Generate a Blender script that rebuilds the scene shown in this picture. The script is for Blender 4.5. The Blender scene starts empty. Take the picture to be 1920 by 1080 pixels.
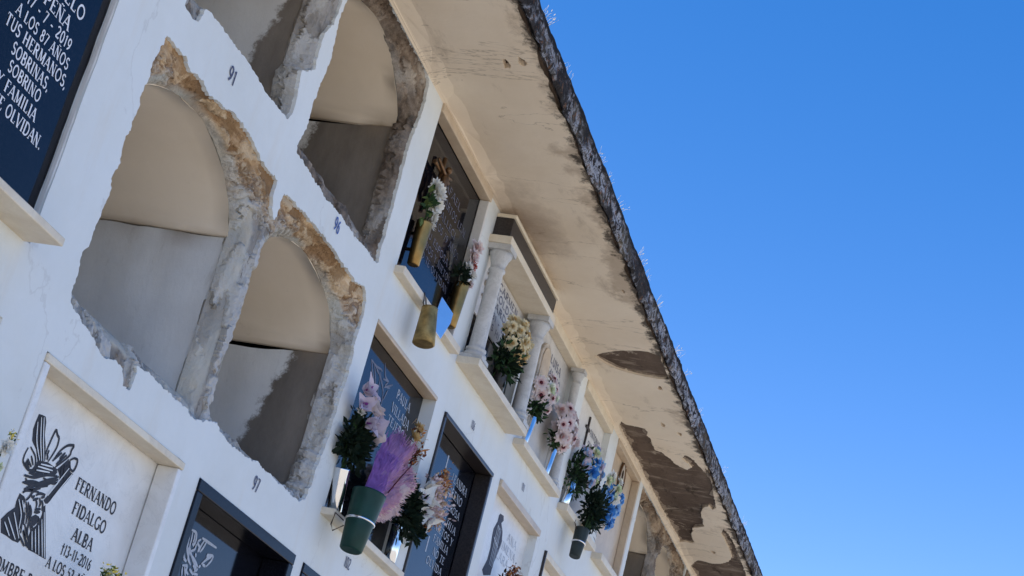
import bpy, bmesh, math, random
from mathutils import Vector, Matrix, noise
from mathutils.geometry import delaunay_2d_cdt
from mathutils.kdtree import KDTree
R = math.radians
random.seed(7)
C = bpy.context.scene.collection
SC = bpy.context.scene

# ------------------------------------------------------------------ camera
# world: x runs along the niche wall, y goes into the wall, z up; z = 0 is the eave soffit
cam_d = bpy.data.cameras.new('camera')
cam = bpy.data.objects.new('camera', cam_d)
C.objects.link(cam)
cam_d.sensor_width = 36.0
cam_d.lens = 3354.9 / 1920 * 36.0
cam_d.clip_start, cam_d.clip_end = 0.05, 3000
CX, CY, CZ = (0.224934, -0.945382, 0.235920), (0.401797, -0.130585, -0.906370), (0.887673, 0.298666, 0.350479)
cam.matrix_world = Matrix(((CX[0], -CY[0], -CZ[0], -4.90321), (CX[1], -CY[1], -CZ[1], -2.07880), (CX[2], -CY[2], -CZ[2], -2.61612), (0, 0, 0, 1)))
SC.camera = cam

# ------------------------------------------------------------------ sky, sun, exposure
SUN_EL, SUN_AZ = R(58), R(-55)         # azimuth measured from +y (behind the wall) towards +x
world = bpy.data.worlds.new('World')
SC.world = world
world.use_nodes = True
wn = world.node_tree.nodes
sky = wn.new('ShaderNodeTexSky')
sky.sky_type = 'NISHITA'
sky.sun_disc = False
sky.sun_elevation, sky.sun_rotation = SUN_EL, SUN_AZ
sky.altitude, sky.air_density, sky.dust_density, sky.ozone_density = 0, 0.45, 0.0, 10.0
# the sky's own hue, a little deeper overhead and paler low down, as in the photograph
wl = world.node_tree.links
def wmath(op, a, b, clamp=False):
    x = wn.new('ShaderNodeMath'); x.operation = op; x.use_clamp = clamp
    for i, v in enumerate((a, b)):
        if isinstance(v, (int, float)): x.inputs[i].default_value = v
        else: wl.new(v, x.inputs[i])
    return x.outputs[0]
sep = wn.new('ShaderNodeSeparateColor'); sep.mode = 'HSV'; wl.new(sky.outputs[0], sep.inputs[0])
com = wn.new('ShaderNodeCombineColor'); com.mode = 'HSV'
wl.new(sep.outputs[0], com.inputs[0])
sat = wmath('SUBTRACT', wmath('MULTIPLY', sep.outputs[1], 1.13), wmath('MULTIPLY', wmath('SUBTRACT', sep.outputs[2], 1.74), 0.076))
wl.new(wmath('MAXIMUM', wmath('MINIMUM', sat, 0.97), 0.3), com.inputs[1])
wl.new(wmath('MULTIPLY', wmath('POWER', wmath('DIVIDE', sep.outputs[2], 1.74), 0.75), 1.74), com.inputs[2])
tint = wn.new('ShaderNodeMix'); tint.data_type = 'RGBA'; tint.blend_type = 'MULTIPLY'; tint.inputs[0].default_value = 1.0
tint.inputs[7].default_value = (1.0, 1.06, 1.0, 1); wl.new(com.outputs[0], tint.inputs[6])
wl.new(tint.outputs[2], wn['Background'].inputs[0])
wn['Background'].inputs[1].default_value = 0.145
sun_d = bpy.data.lights.new('sun', 'SUN')
sun_d.energy, sun_d.angle, sun_d.color = 2.6, R(0.5), (1.0, 0.93, 0.82)
sun = bpy.data.objects.new('sun', sun_d)
C.objects.link(sun)
to_sun = Vector((math.sin(SUN_AZ) * math.cos(SUN_EL), math.cos(SUN_AZ) * math.cos(SUN_EL), math.sin(SUN_EL)))
sun.rotation_euler = to_sun.to_track_quat('Z', 'Y').to_euler()
SC.view_settings.view_transform = 'Standard'
SC.view_settings.look = 'None'
SC.view_settings.gamma = 1
SC.view_settings.exposure = 1.56
SC.render.engine = 'CYCLES'
SC.cycles.max_bounces = 10
SC.cycles.diffuse_bounces = 6

# ------------------------------------------------------------------ measured outlines (metres, on the wall plane or the soffit plane)
HOLE_S=[(-1.621,-0.8111),(-1.5801,-0.8107),(-1.5452,-0.8101),(-1.5137,-0.8044),(-1.4982,-0.8158),(-1.4752,-0.8199),(-1.4412,-0.8118),(-1.4098,-0.8084),(-1.385,-0.818),(-1.3536,-0.8181),(-1.3203,-0.8111),(-1.2873,-0.8076),(-1.2344,-0.7962),(-1.1993,-0.7889),(-1.1741,-0.7874),(-1.1258,-0.7904),(-1.0766,-0.7936),(-1.0458,-0.8023),(-0.998,-0.8119),(-0.9492,-0.8119),(-0.9226,-0.8142),(-0.8956,-0.8067),(-0.8762,-0.8097),(-0.8738,-0.8279),(-0.8679,-0.8606),(-0.852,-0.8849),(-0.8262,-0.9061),(-0.8167,-0.8869),(-0.813,-0.8656),(-0.8204,-0.8465),(-0.8135,-0.8185),(-0.7722,-0.8108),(-0.7354,-0.8073),(-0.6878,-0.8053),(-0.6529,-0.7982),(-0.6158,-0.7985),(-0.5704,-0.7968),(-0.5243,-0.7951),(-0.4653,-0.7961),(-0.4221,-0.7948),(-0.3761,-0.7959),(-0.3272,-0.7996),(-0.2711,-0.7986),(-0.2288,-0.799),(-0.1825,-0.8032),(-0.1469,-0.7945),(-0.1097,-0.787),(-0.0839,-0.7974),(-0.0636,-0.814),(-0.0551,-0.8485),(-0.053,-0.882),(-0.0554,-0.9226),(-0.0567,-0.9644),(-0.038,-0.9979),(-0.0416,-1.0367),(-0.0356,-1.068),(-0.0438,-1.1011),(-0.0474,-1.1393),(-0.047,-1.1758),(-0.0506,-1.2015),(-0.0492,-1.227),(-0.046,-1.2604),(-0.0546,-1.2977),(-0.0631,-1.3347),(-0.077,-1.3767),(-0.0705,-1.4133),(-0.0828,-1.4391),(-0.0868,-1.4688),(-0.1326,-1.4881),(-0.1859,-1.4917),(-0.2237,-1.4906),(-0.2678,-1.4868),(-0.3141,-1.4904),(-0.3479,-1.487),(-0.3747,-1.4862),(-0.4095,-1.4913),(-0.4476,-1.4865),(-0.4745,-1.4845),(-0.5028,-1.4909),(-0.5285,-1.4949),(-0.5591,-1.4975),(-0.5904,-1.4988),(-0.6241,-1.4966),(-0.6527,-1.5003),(-0.6799,-1.5006),(-0.7262,-1.4956),(-0.7582,-1.4889),(-0.783,-1.4813),(-0.812,-1.4872),(-0.8368,-1.4931),(-0.8652,-1.5034),(-0.895,-1.5112),(-0.9207,-1.5146),(-0.938,-1.5151),(-0.9693,-1.5063),(-1.0119,-1.5091),(-1.0701,-1.508),(-1.1067,-1.5077),(-1.137,-1.5066),(-1.1726,-1.5021),(-1.2021,-1.501),(-1.2401,-1.5048),(-1.2711,-1.5087),(-1.2631,-1.5316),(-1.2622,-1.5531),(-1.2685,-1.5691),(-1.3037,-1.5703),(-1.3169,-1.5565),(-1.3294,-1.5398),(-1.3448,-1.5351),(-1.3789,-1.5365),(-1.4006,-1.5425),(-1.4213,-1.5494),(-1.4404,-1.5465),(-1.4698,-1.5373),(-1.5066,-1.5288),(-1.5436,-1.5194),(-1.5724,-1.5134),(-1.607,-1.5062),(-1.6304,-1.4995),(-1.639,-1.484),(-1.6406,-1.4564),(-1.6442,-1.4296),(-1.651,-1.4093),(-1.6538,-1.3872),(-1.6376,-1.3651),(-1.6397,-1.3438),(-1.639,-1.3223),(-1.6337,-1.2959),(-1.6351,-1.2752),(-1.63,-1.2405),(-1.6307,-1.2206),(-1.6395,-1.2049),(-1.6442,-1.1911),(-1.635,-1.1728),(-1.6301,-1.1525),(-1.6377,-1.1346),(-1.6439,-1.1147),(-1.6454,-1.0935),(-1.6376,-1.0727),(-1.639,-1.0513),(-1.6335,-1.0274),(-1.6348,-1.0099),(-1.6452,-0.9921),(-1.6412,-0.9659),(-1.6363,-0.9405),(-1.6377,-0.9187),(-1.6441,-0.8983),(-1.6404,-0.879),(-1.6318,-0.858),(-1.6275,-0.8353)]
HOLE_T1=[(-0.7761,-0.1007),(-0.788,-0.1447),(-0.7998,-0.1884),(-0.808,-0.2187),(-0.8142,-0.251),(-0.8082,-0.2915),(-0.8007,-0.3169),(-0.7955,-0.3454),(-0.789,-0.3695),(-0.7909,-0.3951),(-0.7962,-0.4331),(-0.8046,-0.4726),(-0.8058,-0.5093),(-0.812,-0.5453),(-0.8086,-0.5655),(-0.803,-0.5828),(-0.8073,-0.6207),(-0.8195,-0.6593),(-0.8252,-0.6791),(-0.8205,-0.6899),(-0.7964,-0.6921),(-0.764,-0.6934),(-0.7074,-0.6958),(-0.6686,-0.6978),(-0.639,-0.6997),(-0.5873,-0.6991),(-0.5527,-0.7057),(-0.5078,-0.6955),(-0.4572,-0.6965),(-0.4147,-0.6932),(-0.3649,-0.6973),(-0.3306,-0.6949),(-0.2963,-0.6981),(-0.2317,-0.6926),(-0.1857,-0.6891),(-0.1305,-0.6889),(-0.0743,-0.6887),(-0.0553,-0.6781),(-0.0637,-0.656),(-0.0663,-0.6275),(-0.0639,-0.5852),(-0.065,-0.5388),(-0.0676,-0.4645),(-0.0725,-0.4002),(-0.0769,-0.3295),(-0.0801,-0.2595),(-0.0654,-0.1948),(-0.0552,-0.1378),(-0.0544,-0.0977),(-0.062,-0.0622),(-0.0715,-0.0316),(-0.0489,0.0138),(-0.0837,0.0295),(-0.1477,0.0352),(-0.217,0.0409),(-0.3001,0.0429),(-0.375,0.0448),(-0.4255,0.0477),(-0.4942,0.0458),(-0.5682,0.0453),(-0.6799,0.0278),(-0.7481,-0.0271)]
HOLE_T0=[(-1.6434,-0.6996),(-1.6162,-0.7056),(-1.5969,-0.7139),(-1.576,-0.7155),(-1.5475,-0.7184),(-1.5272,-0.7146),(-1.5084,-0.6998),(-1.5072,-0.684),(-1.5037,-0.6667),(-1.4838,-0.6571),(-1.4533,-0.6562),(-1.4128,-0.6538),(-1.3733,-0.654),(-1.3339,-0.6531),(-1.283,-0.6519),(-1.2336,-0.6474),(-1.1683,-0.6516),(-1.1257,-0.6555),(-1.0824,-0.6594),(-1.0364,-0.6558),(-0.9802,-0.6534),(-0.9246,-0.6487),(-0.9125,-0.627),(-0.909,-0.6051),(-0.9141,-0.573),(-0.9214,-0.5486),(-0.9286,-0.5243),(-0.934,-0.5022),(-0.8982,-0.4811),(-0.8608,-0.4556),(-0.8671,-0.4319),(-0.8703,-0.4011),(-0.8725,-0.3713),(-0.8698,-0.3419),(-0.856,-0.3194),(-0.8391,-0.2949),(-0.8331,-0.2629),(-0.8278,-0.2241),(-0.8162,-0.181),(-0.8204,-0.1478)]
LEAF=[(2.3969,-0.0747),(2.3379,-0.128),(2.2856,-0.1987),(2.2542,-0.2649),(2.2414,-0.3152),(2.2401,-0.3513),(2.2637,-0.3883),(2.2912,-0.4151),(2.351,-0.4252),(2.4455,-0.4157),(2.5514,-0.3997),(2.5729,-0.3469),(2.5693,-0.2729),(2.5531,-0.2132),(2.5225,-0.1561),(2.4725,-0.1152)]
PATCH=[(3.3391,-0.0255),(3.2811,-0.0494),(3.32,-0.0671),(3.3221,-0.0967),(3.3287,-0.1336),(3.3322,-0.1602),(3.3782,-0.1635),(3.4404,-0.1506),(3.4905,-0.1645),(3.5752,-0.1592),(3.6598,-0.1568),(3.6786,-0.1874),(3.7233,-0.2001),(3.7637,-0.222),(3.8309,-0.2261),(3.8865,-0.2547),(3.9233,-0.2863),(3.8711,-0.3191),(3.8066,-0.3085),(3.7504,-0.2829),(3.6771,-0.3101),(3.705,-0.3395),(3.7822,-0.3566),(3.8447,-0.3705),(3.927,-0.3821),(3.951,-0.3874),(3.795,-0.3995),(3.7092,-0.433),(3.8342,-0.4251),(4.0888,-0.4008),(4.3863,-0.3745),(4.5397,-0.364),(4.6048,-0.3377),(4.5457,-0.3183),(4.5821,-0.2895),(4.7032,-0.2552),(4.8644,-0.2459),(4.9876,-0.2357),(5.0316,-0.1985),(5.076,-0.1609),(5.2028,-0.1338),(5.3442,-0.1238),(5.3899,-0.124),(5.4286,-0.0991),(5.4176,-0.0614),(5.4274,-0.0273),(5.3561,-0.0312),(5.2451,-0.028),(4.943,-0.0224),(4.6854,-0.0185),(4.4177,-0.0183),(4.1071,-0.0183),(3.9154,-0.0241),(3.7788,-0.0186),(3.6244,-0.0225),(3.4774,-0.0203)]
PATCH2=[(5.9918,-0.0137),(5.9212,-0.044),(5.8196,-0.085),(5.8174,-0.1256),(5.8349,-0.1737),(5.7936,-0.2358),(5.7068,-0.2928),(5.5882,-0.3266),(5.4187,-0.3337),(5.2139,-0.3328),(5.0867,-0.3232),(4.9612,-0.3511),(5.0578,-0.3705),(5.2526,-0.3789),(5.4333,-0.3834),(5.6981,-0.3794),(6.0025,-0.3721),(6.2698,-0.3632),(6.784,-0.0337),(6.3759,-0.0234)]
R1_POLY=[[(-1.5077,-1.7269),(-1.4935,-1.7238),(-1.4779,-1.7224),(-1.4687,-1.7311),(-1.4562,-1.7586),(-1.4365,-1.7801),(-1.4208,-1.8101),(-1.4483,-1.82),(-1.47,-1.7986),(-1.4974,-1.7871),(-1.51,-1.7635),(-1.5098,-1.7459)],[(-1.4503,-1.8193),(-1.4086,-1.8067),(-1.3577,-1.8076),(-1.3578,-1.8158),(-1.385,-1.8294),(-1.4347,-1.8411),(-1.467,-1.8507),(-1.459,-1.8421),(-1.4486,-1.8317)],[(-1.3595,-1.8076),(-1.3265,-1.7712),(-1.303,-1.7952),(-1.2871,-1.7958),(-1.3026,-1.8211),(-1.3267,-1.8547),(-1.3505,-1.8877),(-1.3601,-1.8907),(-1.3722,-1.886),(-1.3526,-1.8601),(-1.3321,-1.8307),(-1.3421,-1.8167)],[(-1.3575,-1.8927),(-1.2798,-1.9994),(-1.3112,-1.9997),(-1.3347,-1.9994),(-1.3654,-2.0006),(-1.3828,-1.9785),(-1.381,-1.9586),(-1.3607,-1.9386),(-1.3586,-1.9156),(-1.3647,-1.9006)],[(-1.4749,-1.9017),(-1.4519,-1.9027),(-1.4425,-1.908),(-1.4429,-1.9192),(-1.4231,-1.9352),(-1.4218,-1.9569),(-1.426,-1.9746),(-1.4078,-1.9885),(-1.4145,-1.9987),(-1.4407,-2.0008),(-1.4698,-1.9984),(-1.4938,-1.9987),(-1.5118,-1.973),(-1.496,-1.9533),(-1.4739,-1.9343),(-1.4773,-1.9217)],[(-1.395,-1.9308),(-1.3834,-1.9231),(-1.3658,-1.9234),(-1.3631,-1.9337),(-1.3741,-1.9482),(-1.3915,-1.9478),(-1.3947,-1.9377)]]
R1_LINE=[[(-1.5032,-1.8048),(-1.5083,-1.8222),(-1.5068,-1.839),(-1.4761,-1.8478),(-1.4575,-1.8441),(-1.4506,-1.8289),(-1.4649,-1.8109),(-1.4957,-1.8005)],[(-1.4937,-1.8328),(-1.4774,-1.8361)],[(-1.4809,-1.8163),(-1.461,-1.8323)],[(-1.4218,-1.8087),(-1.4298,-1.7955),(-1.4251,-1.7583),(-1.4198,-1.7297),(-1.4076,-1.7415),(-1.3945,-1.7441),(-1.3911,-1.7644),(-1.3995,-1.7887),(-1.4079,-1.8058)],[(-1.4193,-1.7919),(-1.4195,-1.7813)],[(-1.3893,-1.7978),(-1.3759,-1.77),(-1.354,-1.748),(-1.3207,-1.7358),(-1.3295,-1.7523),(-1.325,-1.7617),(-1.3512,-1.7885),(-1.3715,-1.8071)],[(-1.3655,-1.7844),(-1.3496,-1.7646)],[(-1.4805,-1.8614),(-1.4388,-1.8554),(-1.4028,-1.8352),(-1.3499,-1.8214)],[(-1.479,-1.8782),(-1.4443,-1.8628),(-1.387,-1.8572),(-1.3423,-1.8268)],[(-1.4644,-1.889),(-1.4262,-1.8681),(-1.3782,-1.8491),(-1.3435,-1.82)],[(-1.4736,-1.8661),(-1.4522,-1.8764)],[(-1.4042,-1.8434),(-1.3602,-1.8433),(-1.3351,-1.8316)],[(-1.3207,-1.7729),(-1.3053,-1.7622),(-1.287,-1.7608),(-1.2851,-1.7773),(-1.2914,-1.7921),(-1.308,-1.7904),(-1.3207,-1.7729)],[(-1.4651,-1.8979),(-1.4548,-1.8877),(-1.4024,-1.8762)],[(-1.4095,-1.8865),(-1.3986,-1.8775),(-1.3725,-1.8734)],[(-1.4147,-1.8993),(-1.396,-1.8893)],[(-1.385,-1.8844),(-1.3724,-1.8776)],[(-1.3921,-1.8866),(-1.3792,-1.8966),(-1.3814,-1.9057)],[(-1.3946,-1.9154),(-1.3718,-1.907)],[(-1.4425,-1.908),(-1.4341,-1.8999),(-1.4209,-1.8706),(-1.3753,-1.8531)],[(-1.4022,-1.9288),(-1.4018,-1.9454),(-1.3958,-1.9657),(-1.3837,-1.9788)],[(-1.4328,-1.9216),(-1.4162,-1.9331),(-1.4102,-1.9534)],[(-1.4198,-1.912),(-1.4045,-1.924),(-1.4003,-1.9394)],[(-1.4121,-1.9705),(-1.3954,-1.9822),(-1.3707,-1.9971)],[(-1.4829,-1.8629),(-1.4477,-1.8569),(-1.4129,-1.8413),(-1.3591,-1.818)],[(-1.4779,-1.8778),(-1.4271,-1.8698),(-1.3883,-1.8432),(-1.3485,-1.8245)],[(-1.4638,-1.8898),(-1.4257,-1.8637),(-1.3691,-1.8455)],[(-1.3441,-1.7973),(-1.3346,-1.8229)],[(-1.3353,-1.7886),(-1.3183,-1.8204)],[(-1.401,-1.9783),(-1.3675,-1.9976)]]
R1_GAP=[[(-1.5041,-1.7439),(-1.4838,-1.7824),(-1.445,-1.8147)],[(-1.496,-1.7304),(-1.4678,-1.7768),(-1.4364,-1.8136)],[(-1.4862,-1.7268),(-1.4574,-1.7732),(-1.4277,-1.8106)],[(-1.4438,-1.8284),(-1.3789,-1.8174)],[(-1.4353,-1.8202),(-1.3841,-1.8102)],[(-1.4446,-1.8374),(-1.3883,-1.8248)],[(-1.3784,-1.9606),(-1.3522,-1.9974)],[(-1.3684,-1.9521),(-1.3346,-1.9979)],[(-1.36,-1.9412),(-1.3177,-1.9988)],[(-1.3554,-1.9258),(-1.3016,-1.9984)],[(-1.3557,-1.9091),(-1.2912,-1.9983)],[(-1.3155,-1.7907),(-1.3418,-1.8338),(-1.3645,-1.8723)],[(-1.2946,-1.7983),(-1.3237,-1.8423),(-1.3458,-1.8778)],[(-1.4976,-1.9741),(-1.4607,-1.9957)],[(-1.4905,-1.9612),(-1.4332,-1.9959)],[(-1.4744,-1.9454),(-1.421,-1.9896)],[(-1.4737,-1.915),(-1.4416,-1.9408),(-1.4338,-1.9714)],[(-1.4585,-1.913),(-1.4356,-1.9335)]]
R2_LINE=[[(-0.5822,-1.7257),(-0.5464,-1.7235),(-0.5352,-1.7487),(-0.5458,-1.7618)],[(-0.5858,-1.7318),(-0.5801,-1.755),(-0.5754,-1.7769),(-0.5539,-1.7939),(-0.5255,-1.8093)],[(-0.5712,-1.7292),(-0.5653,-1.7474),(-0.5641,-1.7703),(-0.5412,-1.7837),(-0.5092,-1.7981),(-0.4846,-1.8081)],[(-0.5556,-1.7279),(-0.5475,-1.7489),(-0.5514,-1.76)],[(-0.5059,-1.7268),(-0.4715,-1.727),(-0.4025,-1.7259)],[(-0.5106,-1.7316),(-0.527,-1.743),(-0.5172,-1.7502),(-0.4991,-1.7518)],[(-0.4876,-1.7283),(-0.4999,-1.7453),(-0.5009,-1.7657)],[(-0.4739,-1.7294),(-0.4817,-1.7468),(-0.4939,-1.7637)],[(-0.5071,-1.7524),(-0.5078,-1.7677)],[(-0.4476,-1.7574),(-0.4062,-1.7492),(-0.4106,-1.7658),(-0.4328,-1.7872)],[(-0.4489,-1.7612),(-0.4128,-1.7519)],[(-0.447,-1.7691),(-0.4208,-1.7584)],[(-0.4654,-1.7894),(-0.4424,-1.7695),(-0.4183,-1.756)],[(-0.4573,-1.7888),(-0.4364,-1.7881)],[(-0.5872,-1.767),(-0.5867,-1.7834),(-0.5829,-1.7988),(-0.559,-1.8086)],[(-0.5708,-1.7722),(-0.5535,-1.7839),(-0.5552,-1.7976),(-0.5366,-1.8057)],[(-0.5357,-1.7855),(-0.51,-1.7917),(-0.4809,-1.802)],[(-0.5729,-1.8223),(-0.5425,-1.8139),(-0.5421,-1.8304),(-0.5222,-1.8349)],[(-0.5831,-1.83),(-0.5908,-1.8566)],[(-0.5697,-1.8264),(-0.5573,-1.8476)],[(-0.5573,-1.8213),(-0.5371,-1.8422)],[(-0.526,-1.8193),(-0.4947,-1.8275)],[(-0.5118,-1.8055),(-0.4894,-1.8127),(-0.4968,-1.8247),(-0.4669,-1.82)],[(-0.4774,-1.8011),(-0.4656,-1.7945)],[(-0.5194,-1.7743),(-0.5095,-1.7815)],[(-0.551,-1.7765),(-0.5292,-1.767),(-0.5296,-1.7504)],[(-0.5564,-1.7482),(-0.5454,-1.7517),(-0.5552,-1.7578)],[(-0.5777,-1.8055),(-0.5567,-1.8063)],[(-0.4777,-1.8062),(-0.4873,-1.8155)]]
S3_LINE=[[(0.2241,-0.9038),(0.247,-0.9179),(0.2705,-0.9615),(0.2974,-0.9974)],[(0.258,-0.907),(0.3048,-0.9417),(0.3325,-0.9842)],[(0.2241,-0.9038),(0.2739,-0.9073),(0.3296,-0.8988),(0.3419,-0.9006)],[(0.2618,-0.9054),(0.325,-0.9173),(0.344,-0.9266),(0.3471,-0.9654),(0.3695,-0.9903),(0.4079,-1.0094)],[(0.3284,-0.9093),(0.3564,-0.9285),(0.3948,-0.9473),(0.4139,-0.9804),(0.409,-1.0223)],[(0.3455,-0.869),(0.3792,-0.9063),(0.4228,-0.9064)],[(0.3961,-0.9368),(0.4634,-0.9027)],[(0.4018,-0.9312),(0.4469,-0.9208)],[(0.3678,-0.9174),(0.4228,-0.9064),(0.3996,-0.9287)],[(0.2558,-0.9277),(0.2937,-0.9526),(0.3041,-0.9817)],[(0.2905,-0.9141),(0.3149,-0.9178)],[(0.4352,-0.932),(0.4175,-0.9724)],[(0.3403,-0.9813),(0.3755,-1.0146)]]
S5_FIG=[(1.9812,-0.8916),(2.0345,-0.8857),(2.0486,-0.902),(2.0264,-0.919),(2.0725,-0.943),(2.0942,-0.9778),(2.0831,-1.0288),(2.0532,-1.088),(2.0531,-1.1352),(1.9574,-1.161),(1.9234,-1.147),(1.9572,-1.0944),(1.9597,-1.0435),(1.9437,-1.0011),(1.9383,-0.969),(1.9674,-0.9299),(1.9673,-0.9027)]
R1_HATCH=[[(-1.4408,-1.9103),(-1.4226,-1.924),(-1.4134,-1.9433)],[(-1.4308,-1.9085),(-1.4126,-1.9237),(-1.4034,-1.9431)],[(-1.4514,-1.9191),(-1.4278,-1.9366),(-1.4179,-1.9585)],[(-1.4439,-1.9415),(-1.4255,-1.958),(-1.4172,-1.9775)],[(-1.4148,-1.9548),(-1.394,-1.9707),(-1.3741,-1.9843)],[(-1.4018,-1.9454),(-1.3882,-1.9524),(-1.3751,-1.9652)],[(-1.4046,-1.8934),(-1.3934,-1.901),(-1.3915,-1.9116)],[(-1.3794,-1.8883),(-1.368,-1.896),(-1.3645,-1.909)],[(-1.3937,-1.9207),(-1.3811,-1.9182),(-1.37,-1.9134)],[(-1.3966,-1.9327),(-1.3917,-1.9451),(-1.3755,-1.9542)],[(-1.3642,-1.9257),(-1.3607,-1.9386),(-1.3668,-1.9544)],[(-1.4649,-1.8764),(-1.4459,-1.8675),(-1.4164,-1.8607)],[(-1.4133,-1.8569),(-1.3819,-1.8439),(-1.3515,-1.8369)],[(-1.4578,-1.8824),(-1.4316,-1.8796),(-1.4005,-1.8668)],[(-1.4679,-1.8524),(-1.4379,-1.8467),(-1.4115,-1.8352)],[(-1.3996,-1.8356),(-1.3808,-1.8209),(-1.356,-1.8141)],[(-1.4959,-1.8367),(-1.4843,-1.8412),(-1.472,-1.8426)],[(-1.4916,-1.8269),(-1.4784,-1.8336),(-1.4659,-1.8378)],[(-1.4237,-1.7898),(-1.4148,-1.7982),(-1.4162,-1.8043)],[(-1.3909,-1.7986),(-1.3784,-1.783),(-1.3642,-1.7695)],[(-1.3716,-1.8007),(-1.359,-1.785),(-1.3414,-1.7676)],[(-1.4281,-1.8924),(-1.4179,-1.8947),(-1.4141,-1.888)],[(-1.4274,-1.9805),(-1.4038,-1.9901),(-1.3864,-1.9988)],[(-1.4114,-1.9676),(-1.3931,-1.9815),(-1.3794,-1.9968)],[(-1.3276,-1.8034),(-1.3253,-1.7939),(-1.3213,-1.7868)],[(-1.3322,-1.8221),(-1.3275,-1.8119),(-1.321,-1.8041)]]

# ------------------------------------------------------------------ node materials
class NT:
    def __init__(s, name, rough=0.8, spec=0.4):
        s.m = bpy.data.materials.new(name); s.m.use_nodes = True
        s.t = s.m.node_tree; s.n = s.t.nodes; s.l = s.t.links
        s.b = s.n['Principled BSDF']
        s.b.inputs['Roughness'].default_value = rough
        s.b.inputs['Specular IOR Level'].default_value = spec
        s.co = s.n.new('ShaderNodeTexCoord').outputs['Object']
    def noise(s, scale, detail=6, rough=0.6, stretch=None, dist=0.0):
        x = s.n.new('ShaderNodeTexNoise')
        x.inputs['Scale'].default_value = scale; x.inputs['Detail'].default_value = detail
        x.inputs['Roughness'].default_value = rough; x.inputs['Distortion'].default_value = dist
        if stretch:
            mp = s.n.new('ShaderNodeMapping'); mp.inputs['Scale'].default_value = stretch
            s.l.new(s.co, mp.inputs[0]); s.l.new(mp.outputs[0], x.inputs['Vector'])
        else: s.l.new(s.co, x.inputs['Vector'])
        return x.outputs['Fac']
    def ramp(s, fac, stops, interp='LINEAR'):
        r = s.n.new('ShaderNodeValToRGB'); r.color_ramp.interpolation = interp
        e = r.color_ramp.elements
        while len(e) < len(stops): e.new(0.5)
        for el, (p, c) in zip(e, stops):
            el.position = p; el.color = (c, c, c, 1) if isinstance(c, (int, float)) else (*c, 1)
        s.l.new(fac, r.inputs[0]); return r.outputs[0]
    def mix(s, fac, a, b, mode='MIX'):
        x = s.n.new('ShaderNodeMix'); x.data_type = 'RGBA'; x.blend_type = mode
        for i, v in ((0, fac), (6, a), (7, b)):
            if isinstance(v, (int, float)): x.inputs[i].default_value = v if i == 0 else (v, v, v, 1)
            elif isinstance(v, tuple): x.inputs[i].default_value = (*v, 1)
            else: s.l.new(v, x.inputs[i])
        return x.outputs[2]
    def math(s, op, a, b=0.0, clamp=False):
        x = s.n.new('ShaderNodeMath'); x.operation = op; x.use_clamp = clamp
        for i, v in enumerate((a, b)):
            if isinstance(v, (int, float)): x.inputs[i].default_value = v
            else: s.l.new(v, x.inputs[i])
        return x.outputs[0]
    def xyz(s):
        x = s.n.new('ShaderNodeSeparateXYZ'); s.l.new(s.co, x.inputs[0]); return x.outputs
    def attr(s, name):
        x = s.n.new('ShaderNodeAttribute'); x.attribute_name = name; return x.outputs['Fac']
    def col(s, c):
        if isinstance(c, tuple): s.b.inputs['Base Color'].default_value = (*c, 1)
        else: s.l.new(c, s.b.inputs['Base Color'])
        return s
    def bump(s, h, strength=0.3, dist=0.01):
        x = s.n.new('ShaderNodeBump'); x.inputs['Strength'].default_value = strength; x.inputs['Distance'].default_value = dist
        s.l.new(h, x.inputs['Height']); s.l.new(x.outputs[0], s.b.inputs['Normal']); return s
    def set(s, k, v): s.b.inputs[k].default_value = v; return s
M = {}
def plain(name, c, rough=0.6, spec=0.4, var=0.0, scale=30, bump=0.0, metal=0.0):
    t = NT(name, rough, spec)
    if var: t.col(t.mix(t.ramp(t.noise(scale), [(0.3, 0.0), (0.7, 1.0)]), tuple(x * (1 - var) for x in c), tuple(min(1, x * (1 + var)) for x in c)))
    else: t.col(c)
    if bump: t.bump(t.noise(scale * 3), bump, 0.004)
    t.set('Metallic', metal)
    M[name] = t.m
    return t

t = NT('white_plaster', 0.85, 0.2); M['plaster'] = t.m
c = t.mix(t.ramp(t.noise(2.6, 8, 0.65), [(0.40, 0.0), (0.75, 1.0)]), (0.685, 0.71, 0.70), (0.62, 0.635, 0.605))
c = t.mix(t.ramp(t.noise(38, 6, 0.7), [(0.70, 0.0), (0.80, 0.35)]), c, (0.45, 0.42, 0.37))
c = t.mix(t.ramp(t.noise(7, 7, 0.7, (1.0, 1.0, 0.16)), [(0.54, 0.0), (0.78, 0.40)]), c, (0.62, 0.54, 0.42))
c = t.mix(t.ramp(t.noise(0.8, 8, 0.55, None, 0.8), [(0.4985, 0.0), (0.500, 0.28), (0.5015, 0.0)]), c, (0.40, 0.39, 0.37))
c = t.mix(t.ramp(t.noise(5.5, 3, 0.5), [(0.60, 0.0), (0.75, 0.35)]), c, (0.72, 0.76, 0.765))
t.col(c)
h = t.math('ADD', t.math('MULTIPLY', t.noise(9, 4, 0.5), 0.9), t.math('MULTIPLY', t.noise(70, 6, 0.65), 0.16))
t.bump(h, 0.42, 0.010)

t = NT('eave_plaster', 0.9, 0.15); M['soffit'] = t.m
x, y, z = t.xyz()
c = t.mix(t.ramp(t.noise(3.0, 7, 0.6), [(0.35, 0.0), (0.7, 1.0)]), (0.81, 0.70, 0.55), (0.73, 0.615, 0.465))
c = t.mix(t.ramp(t.noise(5.0, 9, 0.72, (0.6, 1.6, 1)), [(0.57, 0.0), (0.72, 0.6)]), c, (0.42, 0.33, 0.24))
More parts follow.
